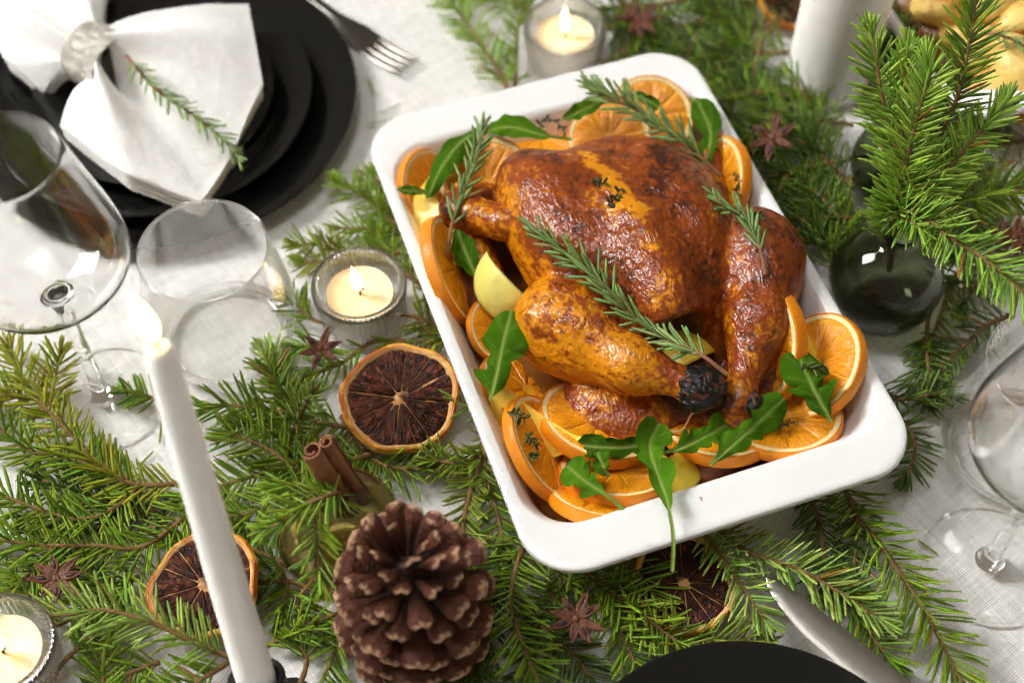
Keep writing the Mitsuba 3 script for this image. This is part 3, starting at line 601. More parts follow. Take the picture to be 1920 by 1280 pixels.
# pillar candle
g = P(1550, 152); k = thing('pillar_candle', 'thick white pillar candle standing among fir branches beyond the dish', 'candle')
ph = .118
add(k, 'wax', mikit.ply(closed(lathe([(0, 0), (.0315, 0), (.0330, .0015), (.0332, ph - .003), (.0320, ph), (.028, ph - .001), (.020, ph - .008), (0, ph - .010)], 72)), 'm_wax', 40), frame((g[0], g[1], .001), DZ))
add(k, 'wick', mikit.ply(tm(*tube(np.array([[g[0], g[1], ph - .010], [g[0], g[1], ph + .004]]), .001, 6)), 'm_wick', True))
flame(k, (g[0], g[1], ph), .032, .0052)
# taper candle in a black holder
TB, TT = P(486, 1292, .026), P(296, 650, .262); tax = unit(TT - TB); TL = np.linalg.norm(TT - TB)
k = thing('taper_candle', 'tall white lit taper candle leaning in the left foreground', 'candle')
add(k, 'wax', mikit.ply(closed(lathe([(0, 0), (.0090, 0), (.0112, .004), (.0114, .012), (.0104, TL * .4), (.0090, TL * .75), (.0078, TL - .010), (.0070, TL - .003), (.0052, TL), (.003, TL - .0016), (0, TL - .002)], 48)), 'm_wax', 40), frame(TB, tax))
add(k, 'wick', mikit.ply(tm(*tube(np.array([TT - tax * .003, TT + tax * .008]), .0009, 6)), 'm_wick', True))
flame(k, TT + tax * .005, .031, .0054, unit(tax * .6 + DZ * .5 + np.array([-.22, 0, 0])), (34.0, 18.5, 3.2))
k = thing('candle_holder', 'small black candle holder under the leaning taper candle', 'candle holder')
hb = TB - tax * .004
only(k, mikit.ply(closed(lathe([(0, -.0215), (.030, -.0215), (.032, -.0195), (.030, -.0175), (.010, -.0150), (.0085, -.010), (.0150, -.002), (.0168, .004), (.0170, .0130), (.0160, .0138), (.0132, .0135), (.0128, .006), (.0125, .0005), (0, .0002)], 56)), 'm_blackmatt', 40), frame(hb, tax))

# ------------------------------------------------------------------ bud vases
def bud_vase(label, x, y, bs, s=1.0, neck=.0085):
    k = thing('bud_vase', label, 'vase')
    o = [(0, .0), (.016, .0), (.024, .0022), (.0325, .0110), (.0378, .0250), (.0388, .0370), (.0360, .0500), (.0290, .0620), (.0200, .0695), (.0135, .0730), (.0102, .0765), (neck + .0012, .0800), (neck + .0022, .0835)]
    i = [(neck + .0012, .0842), (neck, .0836), (neck - .0004, .0800), (.0082, .0760), (.0118, .0715), (.0188, .0675), (.0272, .0603), (.0340, .0490), (.0366, .0370), (.0356, .0255), (.0306, .0125), (.022, .0048), (.012, .0036), (0, .0036)]
    only(k, mikit.ply(closed(lathe(np.vstack([catmull_prof(o, 3), catmull_prof(i, 3)]), 80)), bs, 60), frame((x, y, .0008), DZ, s=s))
    return np.array([x, y, 0])
vb = P(1641, 578); bud_vase('round smoked black glass bud vase holding fir twigs, right of the dish', vb[0], vb[1], 'm_smoke')
vc = P(1668, 358); bud_vase('round black glass bud vase half hidden behind the vase of fir twigs', vc[0], vc[1], 'm_smoke', .9)
vl = P(648, 1040); bud_vase('round clear olive glass bud vase behind the pine cone', vl[0], vl[1], 'm_olive')

# ------------------------------------------------------------------ cinnamon stick: two rolled quills
def quill(r, L, turn, n=40):
    t = np.linspace(0, turn, n); rr = r * (1 - .55 * (t / turn)**1.3); c = np.column_stack([rr * np.cos(t), rr * np.sin(t)])
    c2 = np.column_stack([(rr - .0010) * np.cos(t), (rr - .0010) * np.sin(t)])[::-1]; ring_ = np.vstack([c, c2])
    zs = np.linspace(0, L, 16); Pt = []
    for z in zs: w = 1 + .05 * math.sin(z * 160) + .03 * math.sin(z * 410); Pt.append(np.column_stack([ring_ * w, np.full(len(ring_), z)]))
    Pt = np.array(Pt).transpose(1, 0, 2); v, f = grid(Pt, True); m = len(zs); e = np.arange(n - 1); N = 2 * n
    for c0, fl in ((0, 1), (m - 1, -1)):
        a, b, cc, d_ = e * m + c0, (e + 1) * m + c0, (N - 2 - e) * m + c0, (N - 1 - e) * m + c0
        ff = np.vstack([np.stack([a, b, cc], 1), np.stack([a, cc, d_], 1)]); f = np.vstack([f, ff[:, ::-1] if fl > 0 else ff])
    return tm(v, f)
k = thing('cinnamon_stick', 'rolled brown cinnamon stick standing in the neck of the olive glass vase', 'cinnamon stick')
cb, ct = P(668, 948, .055), P(594, 836, .122); cax = unit(ct - cb); CLn = np.linalg.norm(ct - cb)
sx = unit(np.cross(cax, unit(CAM - ct)))
add(k, 'quill', mikit.ply(quill(.0066, CLn, 8.4), 'm_cinnamon', 50), frame(cb - sx * .0038, cax, -sx))
add(k, 'quill', mikit.ply(quill(.0050, CLn * .985, 9.5), 'm_cinnamon', 50), frame(cb + sx * .0058, cax, sx))

# ------------------------------------------------------------------ star anise
def pod_mesh(L):
    n, m = 12, 12; s = np.linspace(0, 1, n); th = np.linspace(0, 2 * np.pi, m, endpoint=False)
    w = .0036 * np.sin(np.pi * np.clip(s, 0.03, .985)**.75)**.8 * (1 - .35 * s); h = .0048 * np.sin(np.pi * np.clip(s, .03, .985)**.8)**.7
    Pt = np.zeros((m, n, 3))
    for j, t in enumerate(th):
        slit = -.0022 * max(math.sin(t), 0)**10
        Pt[j] = np.column_stack([.002 + s * L, w * np.cos(t), h * (math.sin(t) * .55) + slit * np.sin(np.pi * s) + .0045 + .0025 * s**2])
    return tm(*grid(Pt, True))
PODS = [mikit.ply(pod_mesh(L), 'm_anise', 60) for L in (.0150, .0165, .0135)]
SEED = mikit.ply(blob((.0030, .0014, .0009), 5, .1, sub=2), 'm_anise_dark', True)
HUB = mikit.ply(blob((.0026, .0026, .0022), 6, .3, sub=2), 'm_anise', True)
def anise(px, py, z, label, nrm=(0, 0, 1), s=1.0, n=8, spin=0.0):
    m = frame(P(px, py, z), nrm, s=s * .9); k = thing('star_anise', label, 'star anise')
    add(k, 'core', HUB, m @ np.array(T4().translate([0, 0, .0045]).matrix))
    for i in range(n):
        r = m @ np.array(T4().rotate([0, 0, 1], math.degrees(spin) + 360 * i / n + 7 * math.sin(i * 4.1 + spin)).matrix)
        add(k, 'pod', PODS[i % 3], r)
        if i % 2 == 0: add(k, 'seed', SEED, r @ np.array(T4().translate([.009, 0, .0066]).matrix))
anise(600, 655, .026, 'brown star anise leaning between the tumbler and the dried orange slice', (.2, -.4, .85), 1.0, 6, .3)
anise(108, 1088, .027, 'brown star anise on the cloth above the bottom left tealight', (.1, -.1, 1), 1.08, 8, .2)
anise(1078, 1165, .030, 'brown star anise in front of the dish, right of the pine cone', (.1, -.1, 1), 1.12, 8, .5)
anise(1196, 42, .032, 'brown star anise beyond the far rim of the dish, right of the far tealight', (.1, -.3, .9), 1.15, 8, .1)
anise(1447, 262, .036, 'brown star anise on fir branches between the dish and the pillar candle', (-.1, -.4, .9), 1.25, 6, .4)
anise(1898, 452, .024, 'brown star anise at the right edge below the fir twigs', (.1, -.2, 1), 1.2, 8, .6)

# ------------------------------------------------------------------ dried orange slices
DT = .0075
def wav(m, a, seed):
    v = np.array(m.vertices); r = np.hypot(v[:, 0], v[:, 1]); th = np.arctan2(v[:, 1], v[:, 0]); g = (r / .039)**2
    v[:, 2] += 2.2 * a * g * (np.sin(2 * th + seed) + .6 * np.sin(3 * th + 2 * seed)); k_ = 1 + .035 * np.sin(2 * th + seed) + .022 * np.sin(5 * th + seed) + .012 * np.sin(9 * th + 3 * seed)
    v[:, 0] *= k_; v[:, 1] *= k_; return trimesh.Trimesh(v, m.faces, process=False)
DRY = []
for sd in (1.0, 2.6, 4.4):
    R = .039
    pe = wav(lathe([(R - .0028, .0), (R - .001, .0004), (R, .0018), (R + .0003, DT / 2), (R - .0004, DT - .0016), (R - .0016, DT), (R - .0030, DT - .0002), (R - .0030, 0)], 96), .0016, sd)
    pi_ = wav(lathe([(R - .006, DT - .0030), (R - .006, .0036), (R - .0026, .0006), (R - .0026, DT - .0006), (R - .0040, DT - .0008), (R - .0060, DT - .0030)], 96), .0016, sd)
    me_ = wav(lathe([(0, .0030), (R - .0058, .0030), (R - .0058, DT - .0030), (.004, DT - .0030), (.003, DT - .0018), (0, DT - .0016)], 96), .0016, sd)
    sg = []
    for i in range(10):
        a0, a1 = 2 * np.pi * (i + .26 * math.sin(i * 5 + sd)) / 10, 2 * np.pi * (i + 1 + .26 * math.sin((i + 1) * 5 + sd)) / 10
        v, f, uv = domed(wedge_poly(.003, R - .0044, a0, a1, .00035, .0010), .0030, DT - .0016, -.0004)
        sg.append(mikit.ply(wav(tm(v, f), .0016, sd), 'm_drypulp', True, uv=uv))
    DRY.append((mikit.ply(pe, 'm_drypeel', 50), mikit.ply(pi_, 'm_drypith', 50), mikit.ply(me_, 'm_drymemb', 50), sg))
def dried(px, py, z, nrm, label, var, s=1.0, spin=0.0):
    m = frame(P(px, py, z), nrm, (math.cos(spin), math.sin(spin), 0), s); k = thing('dried_orange_slice', label, 'dried orange slice'); a, b, c, sg = DRY[var]
    add(k, 'peel', a, m); add(k, 'pith', b, m); add(k, 'membrane', c, m)
    for x in sg: add(k, 'segment', x, m)
dried(750, 750, .020, (.10, -.22, .95), 'dark dried orange slice lying above the pine cone, left of the dish', 0, 1.0, .4)
dried(386, 1098, .021, (-.12, -.18, 1), 'reddish dried orange slice half hidden behind the taper candle', 1, .88, 1.0)
dried(1280, 1096, .012, (.05, -.1, 1), 'dried orange slice partly covered by fir needles in front of the dish', 2, .84, .2)
dried(1492, -12, .020, (.1, -.3, .9), 'dried orange slice peeking in at the top edge beside the pillar candle', 1, .9, .2)

# ------------------------------------------------------------------ pine cone
def scale_mesh(L, W, tipz, seed):
    n, m = 22, 11; s = np.linspace(0, 1, n)**.75; a = np.linspace(-1, 1, m)
    w = W * np.interp(s, [0, .3, .65, .85, .95, 1], [.26, .42, .74, 1.0, .90, .45]); th = np.interp(s, [0, .55, .82, .93, 1], [.0008, .0010, .0018, .0027, .0012])
    x = s * L; zc = np.interp(s, [0, .5, .8, 1], [0, .001, .0018, tipz])
    rows, cols = [], []
    def colour(s_, under, k): 
        tip = sst(.950, .972, s_ + .015 * np.sin(k * 9 + seed)); base = np.array([.028, .009, .006]); mid_ = np.array([.108, .035, .019]); tanc = np.array([.52, .31, .18])
        c = base + (mid_ - base) * sst(.25, .8, s_)[:, None]; return c + (tanc - c) * (tip * (.85 if not under else .75))[:, None]
    for j, t in enumerate(a):
        rows.append(np.column_stack([x, t * w, zc + th * (.5 - .38 * abs(t)**2.5) - .0022 * t * t * s + .0011 * np.exp(-(t / .25)**2) * s])); cols.append(colour(s, False, t))
    for j, t in enumerate(a[::-1]):
        rows.append(np.column_stack([x, t * w, zc - th * (.5 - .38 * abs(t)**2.5) - .0022 * t * t * s])); cols.append(colour(s, True, t))
    v, f = grid(np.array(rows), True); c = np.array(cols).reshape(-1, 3); M, n_ = 2 * m, n
    e = np.arange(M); e2 = (e + 1) % M; f = np.vstack([f, np.stack([e * 0 + len(v), e * n_ + n_ - 1, e2 * n_ + n_ - 1], 1)]); v = np.vstack([v, [[L + .0004, 0, tipz]]]); c = np.vstack([c, [[.42, .26, .16]]])
    v = v + .0014 * np.stack([nz(v * np.array([.4, 1, 1]), 300, seed + q_, 2) - .5 for q_ in (1, 2, 3)], 1)
    c = c * (.5 + 1.0 * nz(v * np.array([.35, 1, 1]), 520, seed, 3)[:, None])
    mm = tm(v, f)
    if mm.volume < 0: mm.invert()
    return mikit.ply(mm, 'm_scale', True, color=np.clip(c, 0, 1))
SC = [scale_mesh(1.0 * .034, .0086, -.001, s) for s in (1, 2, 3)]
pc0 = P(788, 1186); caxis = unit(np.array([-.03, .02, 1]))
CONE = frame(pc0, caxis, (1, 0, 0), 1.10)
k = thing('pine_cone', 'large open brown pine cone standing in the front centre', 'pine cone')
add(k, 'core', mikit.ply(closed(lathe([(0, .004), (.012, .006), (.016, .020), (.015, .045), (.011, .070), (.006, .084), (0, .088)], 24)), 'm_anise_dark', True), CONE)
NS = 104
for i in range(NS):
    t = i / (NS - 1); zz = .008 + .082 * t**.95; th = i * 2.39996 + .06 * math.sin(i * 3.3)
    env = np.interp(t, [0, .12, .35, .6, .8, 1], [.034, .042, .0455, .0425, .032, .014])          # distance of the scale tips from the axis
    el = math.radians(np.interp(t, [0, .25, .55, .8, 1], [-32, -12, 6, 32, 72]) + 5 * math.sin(i * 7.7))
    base_r = np.interp(t, [0, .5, 1], [.010, .010, .003]); L = (env - base_r) / max(math.cos(el), .42) * (.95 + .07 * math.sin(i * 5.1))
    L = min(L, .044); s = L / .034
    d = np.array([math.cos(th) * math.cos(el), math.sin(th) * math.cos(el), math.sin(el)]); upv = np.array([-math.cos(th) * math.sin(el), -math.sin(th) * math.sin(el), math.cos(el)])
    sd = np.cross(upv, d); roll = .16 * math.sin(i * 2.9); u2 = upv * math.cos(roll) + sd * math.sin(roll); s2 = np.cross(u2, d)
    ws = min(max(s, .72), 1.12) * np.interp(t, [0, .6, 1], [1.0, 1.0, .60])
    M = np.eye(4); M[:3, 0], M[:3, 1], M[:3, 2] = d * s, s2 * ws, u2 * ws; M[:3, 3] = [base_r * math.cos(th), base_r * math.sin(th), zz]
    add(k, 'scale', SC[i % 3], CONE @ M)

# ------------------------------------------------------------------ fir twigs
def needles(base, d, nrm, L, w, bend, tone, droop=0.0):
    """many flat tapered needles as one mesh, with colours: base, direction, upper side, length, width, bend."""
    n = len(base); S = np.array([0, .10, .45, .80, 1.0]); WS = np.array([.40, .80, 1.0, .92, .35])
    d = unit(d); nrm = unit(nrm - d * (nrm * d).sum(1, keepdims=True)); sd = np.cross(d, nrm)
    rings = []
    for s, ws in zip(S, WS):
        c = base + d * (L * s)[:, None] + nrm * (bend * L * s * s)[:, None]
        hw, hh = (w * ws / 2)[:, None], (w * ws * .20)[:, None]
        rings.append(np.stack([c - sd * hw, c + nrm * hh, c + sd * hw, c - nrm * hh], 1))
    V = np.stack(rings, 1)                      # n, 5, 4, 3
    K = len(S); idx = np.arange(K * 4).reshape(K, 4); a, b = idx[:-1], idx[1:]
    a2, b2 = np.roll(a, -1, 1), np.roll(b, -1, 1)
    F = np.vstack([np.stack([a, b, b2], -1).reshape(-1, 3), np.stack([a, b2, a2], -1).reshape(-1, 3), [[idx[-1, 0], idx[-1, 3], idx[-1, 2]], [idx[-1, 0], idx[-1, 2], idx[-1, 1]]]])
    f = (F[None] + (np.arange(n) * K * 4)[:, None, None]).reshape(-1, 3)
    top, under = tone
    r = rng.random((n, 3)); t = top[None] * (.62 + .75 * r[:, :1]) ; t = t * (1 + (r[:, 1:2] - .5) * np.array([.55, .08, .3])); u = under[None] * (.75 + .5 * r[:, 2:3])
    brown = (rng.random(n) < .012)[:, None]; t = np.where(brown, np.array([.26, .14, .03]), t)
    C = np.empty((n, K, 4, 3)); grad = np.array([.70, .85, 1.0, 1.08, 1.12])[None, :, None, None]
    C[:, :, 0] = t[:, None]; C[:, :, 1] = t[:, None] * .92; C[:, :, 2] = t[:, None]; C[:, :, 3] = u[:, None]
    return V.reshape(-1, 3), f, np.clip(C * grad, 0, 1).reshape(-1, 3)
SOLID = [(*P(672, 530, .040)[:2], .0345, .05), (*P(1060, 46, .040)[:2], .0345, .05), (*P(-6, 1206, .040)[:2], .0345, .05), (*vb[:2], .040, .072), (*vc[:2], .036, .065), (*vl[:2], .040, .072), (*hb[:2], .034, .02), (*P(1550, 152)[:2], .0345, .12), (*pc0[:2], .030, .08)]
def outside(q):
    ok = np.ones(len(q), bool)
    for x, y, r, h in SOLID: ok &= ~((np.hypot(q[:, 0] - x, q[:, 1] - y) < r) & (q[:, 2] < h))
    l = (q - DC); u, v = np.abs(l @ DU), np.abs(l @ DV); ok &= ~((u < .112) & (v < .156) & (q[:, 2] < .06)); return ok
TONE = {'green': (np.array([.165, .270, .014]), np.array([.25, .34, .09])), 'olive': (np.array([.185, .235, .018]), np.array([.22, .27, .09])), 'pale': (np.array([.27, .40, .070]), np.array([.36, .46, .19])),
        'deep': (np.array([.075, .135, .014]), np.array([.10, .16, .05])), 'fresh': (np.array([.250, .410, .045]), np.array([.27, .40, .15])), 'gold': (np.array([.27, .31, .016]), np.array([.28, .27, .08]))}
def spray(pts, L, tone, up, dens=1.0, bare=.04, fan=70, flat=.62, tipn=1.0, zmin=.0025, ang=56, wide=.00205):
    """needles round one stem, thickest in two side combs, shorter and steeper towards the tip."""
    p = catmull(pts, 60); seg = np.linalg.norm(np.diff(p, axis=0), axis=1); s = np.concatenate([[0], np.cumsum(seg)]); tot = s[-1]
    n = max(int(tot / .00118 * dens), 20); L = L * 1.13
    t = np.sort(bare + (1 - bare) * (np.arange(n) + rng.random(n) * .7) / n); t = np.minimum(t, 1)
    pos = np.stack([np.interp(t * tot, s, p[:, i]) for i in range(3)], 1); tan = unit(np.stack([np.interp(t * tot, s, np.gradient(p[:, i])) for i in range(3)], 1))
    up = unit(np.asarray(up, float)); n_ = unit(up - tan * (tan @ up)[:, None]); sd = np.cross(tan, n_)
    side = np.where(np.arange(n) % 2 == 0, 1.0, -1.0); el = np.radians(np.clip(rng.normal(12, 26, n), -38, fan))
    few = rng.random(n) < (1 - flat) * .30; el = np.where(few, np.radians(rng.uniform(40, 110, n)), el)
    rad = sd * (side * np.cos(el))[:, None] + n_ * np.sin(el)[:, None]
    a = np.radians(ang + rng.normal(0, 7, n) - 30 * sst(.80, 1.0, t))
    d = tan * np.cos(a)[:, None] + rad * np.sin(a)[:, None]
    LL = L * (.80 + .30 * rng.random(n)) * (1 - .30 * sst(.86, 1.0, t)) * (.72 + .28 * sst(0, .15, t))
    low = pos[:, 2] + d[:, 2] * LL < zmin; d[:, 2] = np.where(low, (zmin + .002 * rng.random(n) - pos[:, 2]) / LL, d[:, 2])
    nn = n_ + .35 * rad + .25 * rng.normal(0, 1, (n, 3))
    # the tuft at the tip
    m = int(9 * tipn); td = unit(tan[-1] + .42 * rng.normal(0, 1, (m, 3))); td[:, 2] = np.maximum(td[:, 2], (zmin - pos[-1, 2]) / L)
    pos = np.vstack([pos, np.repeat(p[-1:], m, 0)]); d = np.vstack([d, td]); nn = np.vstack([nn, np.repeat(n_[-1:], m, 0)]); LL = np.concatenate([LL, L * rng.uniform(.55, .75, m)])
    ok = outside(pos) & outside(pos + d * LL[:, None] * .55) & outside(pos + d * LL[:, None]); pos, d, nn, LL = pos[ok], d[ok], nn[ok], LL[ok]
    return needles(pos, d, nn, LL, wide * (.85 + .3 * rng.random(len(LL))), rng.normal(-.01, .05, len(LL)), tone)
def stem_mesh(pts, r0, r1, sides=7):
    p = catmull(pts, 40); r = np.linspace(r0, r1, 40) * (1 + .22 * (nz(p, 420, 2, 2) - .5)); v, f = tube(p, r, sides)
    c = np.array([.20, .115, .045]) * (.6 + .8 * nz(v, 300, 3, 2)[:, None]); return v, f, c
def branch(label, lines, tone='green', L=.021, up=(0, 0, 1), dens=1.0, r0=.0019, group=None, name='fir_branch', category='fir branch', world=False, **kw):
    """lines: polylines of (px, py, height in cm) from base to tip; the first is the main stem, the others its side twigs."""
    k = thing(name, label, category, group); N = []
    for i, ln in enumerate(lines):
        p = np.array([np.asarray(q, float) if world else P(q[0], q[1], q[2] / 100) for q in ln])
        p = p + 0.0; v, f, c = stem_mesh(p, r0 if i == 0 else r0 * .7, r0 * .55 if i == 0 else r0 * .42)
        add(k, 'stem' if i == 0 else 'side_twig', mikit.ply(tm(v, f), 'm_twig', True, color=np.clip(c, 0, 1)))
        N.append(spray(p, L * (1 if i == 0 else .92), TONE[tone], up, dens, **kw))
    o = 0; vs, fs, cs = [], [], []
    for v, f, c in N: vs.append(v); fs.append(f + o); cs.append(c); o += len(v)
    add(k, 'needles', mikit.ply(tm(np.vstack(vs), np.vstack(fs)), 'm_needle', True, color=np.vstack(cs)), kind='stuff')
    return k
# on the left and in front
branch('fir branch with yellowish needles at the left edge under the wine glass bowl', [[(350, 905, 1.2), (255, 908, 1.6), (195, 875, 1.8), (125, 805, 1.9), (62, 738, 1.8), (18, 655, 1.6)], [(92, 772, 1.8), (100, 720, 2.0), (112, 668, 2.2)], [(70, 745, 1.8), (30, 742, 1.6), (-20, 738, 1.5)]], 'gold', .021)
branch('fir branch running from the left edge to a fork left of the taper candle', [[(258, 908, 1.5), (170, 872, 1.7), (105, 850, 1.7), (60, 846, 1.6), (0, 805, 1.4), (-40, 770, 1.3)]], 'green', .022)
branch('curved fir twig joining the fork left of the taper candle from below', [[(262, 905, 1.6), (230, 942, 1.8), (165, 972, 1.8), (90, 960, 1.8), (-10, 922, 1.7)]], 'green', .021)
branch('long fir branch with a pale straight stem crossing the left edge above the star anise', [[(420, 910, 1.4), (355, 962, 1.6), (268, 1024, 1.7), (180, 1022, 1.8), (95, 1022, 1.7), (0, 1012, 1.6), (-50, 1004, 1.5)], [(262, 1028, 1.5), (250, 1062, 1.6), (232, 1098, 1.5)], [(98, 1026, 1.6), (60, 1070, 1.4), (8, 1112, 1.2)]], 'green', .022)
branch('arched fir branch between the bottom left tealight and the taper candle', [[(432, 1232, 1.4), (380, 1210, 2.0), (285, 1166, 2.8), (195, 1143, 3.0), (130, 1150, 2.6), (78, 1156, 2.0)]], 'pale', .023, dens=.9)
branch('fir twig rising from the bottom edge right of the bottom left tealight', [[(70, 1300, .8), (120, 1240, 1.1), (176, 1188, 1.4), (205, 1160, 1.4)], [(193, 1300, .8), (192, 1240, 1.1), (188, 1186, 1.3)]], 'green', .021)
branch('fir twig with its woody end at the base of the taper candle', [[(446, 1228, 1.2), (395, 1262, 1.2), (345, 1292, 1.0), (280, 1320, 1.0)]], 'green', .022)
branch('fir twig between the taper candle and the pine cone', [[(500, 1210, 1.0), (560, 1182, 1.2), (615, 1158, 1.2), (660, 1130, 1.0)], [(535, 1152, 1.0), (565, 1136, 1.0), (592, 1124, .9)]], 'green', .021)
branch('fir twig pointing down to the bottom edge left of the pine cone', [[(652, 1150, .8), (640, 1190, 1.0), (618, 1240, 1.0), (598, 1290, .9)]], 'green', .022)
branch('fir twig coming in at the bottom edge right of the taper candle', [[(556, 1300, .6), (575, 1240, .8), (560, 1210, 1.0)]], 'green', .021)
branch('leafy fir branch between the taper candle and the dried orange slice', [[(700, 850, 1.0), (630, 868, 1.6), (560, 868, 2.0), (480, 890, 2.0), (400, 915, 1.8), (350, 930, 1.6)], [(600, 868, 1.6), (560, 830, 2.2), (508, 800, 2.4), (450, 790, 2.4)]], 'green', .022)
branch('upright fir twig tip with pale needles left of the dried orange slice', [[(540, 836, 1.0), (556, 796, 2.4), (572, 760, 4.0), (582, 738, 5.0)]], 'pale', .017, up=(0, -.6, .8), flat=.2, dens=1.3)
branch('bushy fir branch above the cinnamon stick, under the tumbler edge', [[(650, 800, 1.2), (590, 790, 1.8), (520, 770, 2.0), (440, 760, 2.0), (390, 765, 1.8)], [(560, 780, 1.9), (520, 720, 2.2), (500, 672, 2.2)]], 'green', .021)
branch('fir branch left of the cinnamon stick, its needles spreading to the candle', [[(640, 905, 2.0), (560, 880, 2.6), (500, 840, 2.8), (430, 810, 2.6)], [(570, 885, 2.4), (520, 930, 2.4), (470, 960, 2.2), (410, 970, 2.0)]], 'green', .022)
branch('small fir tip lying on the wine glass foot left of the taper candle', [[(300, 748, .8), (270, 742, .9), (238, 734, .9)]], 'green', .015, dens=.9)
branch('fir tip seen through the wall of the tumbler', [[(560, 760, .8), (540, 722, .9), (522, 690, 1.0), (500, 660, 1.0)]], 'green', .018)
branch('fir branch behind the middle tealight, tips pointing left', [[(760, 470, 1.0), (690, 492, 1.4), (630, 490, 1.6), (572, 492, 1.5)], [(660, 480, 1.4), (610, 462, 1.6), (560, 458, 1.6)]], 'olive', .018)
branch('fir branch left of the dish corner, above the middle tealight', [[(790, 445, .8), (740, 418, 1.2), (690, 375, 1.4), (640, 345, 1.2)], [(760, 440, 1.0), (700, 430, 1.2), (640, 428, 1.2)], [(745, 420, 1.1), (728, 380, 1.4), (700, 330, 1.4)]], 'green', .019)
branch('fir twig between the tealight and the left wall of the dish', [[(830, 560, .6), (770, 520, .9), (720, 470, 1.0), (700, 440, 1.0)]], 'green', .018)
branch('fir branch in the gap between the tealight and the dried orange slice', [[(880, 650, .8), (800, 602, 1.4), (755, 590, 1.5), (700, 600, 1.4)], [(850, 632, 1.0), (800, 640, 1.3), (740, 640, 1.3)]], 'olive', .022)
branch('fir twig under the left end of the dried orange slice', [[(760, 640, 1.0), (700, 640, 1.2), (640, 680, 1.2), (590, 700, 1.0)]], 'green', .02)
branch('pale fir tip between the dried orange slice and the dish', [[(940, 800, .8), (902, 770, 1.6), (868, 756, 1.8), (835, 742, 1.8)]], 'pale', .017, dens=.8)
branch('fir branch with a thick brown stem below the right end of the dried orange slice', [[(930, 800, .8), (905, 860, 1.2), (880, 930, 1.4), (868, 1000, 1.2), (880, 1060, 1.0)], [(905, 850, 1.1), (860, 868, 1.4), (815, 862, 1.4)]], 'olive', .019, r0=.0026)
branch('thin fir twig between the pine cone and the left rim of the dish', [[(905, 830, 1.0), (915, 900, 1.4), (932, 960, 1.4), (944, 1020, 1.2)]], 'green', .019)
branch('long fir branch running down beside the pine cone to the bottom edge', [[(1010, 960, 1.0), (985, 1012, 1.6), (962, 1090, 2.2), (962, 1150, 2.4), (985, 1220, 2.4), (1020, 1300, 2.2)]], 'green', .0245, r0=.0021)
branch('fir twig beside the pine cone under the longer branch', [[(960, 1010, .8), (930, 1090, .9), (920, 1160, 1.0), (890, 1230, 1.0), (880, 1300, .9)]], 'deep', .022)
branch('fir branch leaving the front corner of the dish towards the lower black plate', [[(1060, 1040, 1.0), (1108, 1078, 1.4), (1160, 1120, 1.7), (1220, 1165, 1.7), (1300, 1225, 1.5)], [(1130, 1098, 1.3), (1150, 1160, 1.5), (1185, 1230, 1.6), (1200, 1270, 1.5)]], 'green', .022)
branch('fir branch at the bottom edge beneath the lower black plate', [[(1290, 1215, 1.2), (1230, 1175, 1.2), (1170, 1160, 1.0)], [(1270, 1205, 1.2), (1340, 1200, 1.4), (1420, 1206, 1.3)]], 'olive', .021)
branch('fir branch over the right half of the front dried orange slice', [[(1290, 970, 1.0), (1332, 1014, 1.8), (1364, 1060, 2.2), (1400, 1112, 2.3), (1432, 1160, 2.2)]], 'pale', .019, dens=.95)
branch('pale fir branch crossing behind the knife tip', [[(1340, 985, 1.0), (1400, 1034, 1.8), (1460, 1054, 2.3), (1512, 1074, 2.5), (1595, 1122, 2.6), (1645, 1156, 2.4)]], 'pale', .022, dens=1.0)
branch('long fir branch pointing to the bottom right corner', [[(1560, 880, .6), (1584, 916, 1.1), (1612, 974, 1.6), (1651, 1021, 1.8), (1689, 1077, 1.9), (1722, 1126, 1.9), (1756, 1186, 1.8), (1782, 1239, 1.6), (1806, 1282, 1.4)]], 'green', .025, r0=.0021)
branch('fir twigs in shade under the front right rim of the dish', [[(1500, 900, .6), (1530, 960, .9), (1546, 1050, 1.1), (1552, 1100, 1.0)], [(1590, 930, .8), (1605, 985, 1.0), (1602, 1060, 1.1), (1606, 1110, 1.0)]], 'deep', .021)
branch('fir twig below the knife blade', [[(1560, 1090, .8), (1605, 1150, 1.1), (1640, 1200, 1.2), (1670, 1240, 1.1)]], 'green', .022)
branch('fir twig lying across the left edge of the front dried orange slice', [[(1120, 1000, 1.0), (1170, 1050, 1.6), (1205, 1085, 1.8), (1230, 1120, 1.7)]], 'green', .021)
branch('fir twig under the pine cone at the bottom edge', [[(920, 1210, .6), (870, 1260, .8), (830, 1310, .8)]], 'deep', .022)
branch('fir twig left of the star anise at the bottom left', [[(262, 1080, .8), (200, 1100, 1.0), (140, 1060, 1.0), (80, 1060, .9)]], 'deep', .020)
branch('fir twig behind the dried orange slice at the lower left', [[(540, 1060, .7), (480, 1030, .9), (400, 1000, 1.0), (330, 1010, 1.0)], [(520, 1050, .8), (540, 1100, .9), (530, 1150, .9)]], 'green', .021)
branch('fir twig under the olive glass vase', [[(600, 1110, .6), (545, 1090, .8), (495, 1090, .8)]], 'deep', .020)
branch('fir twig along the bottom edge between the candle and the tealight', [[(300, 1240, .6), (240, 1262, .8), (170, 1290, .8)]], 'green', .021)
branch('fir branch filling the gap left of the middle tealight, under the tumbler side', [[(700, 560, .6), (640, 600, 1.0), (590, 600, 1.2), (545, 560, 1.2)], [(630, 600, 1.0), (600, 640, 1.1), (560, 650, 1.0)]], 'green', .019)
branch('fir branch directly under the dried orange slice, its tips showing below it', [[(640, 780, .5), (700, 860, .8), (770, 880, .9), (840, 870, .8)], [(690, 850, .7), (650, 900, .9), (700, 930, .8)]], 'green', .020)
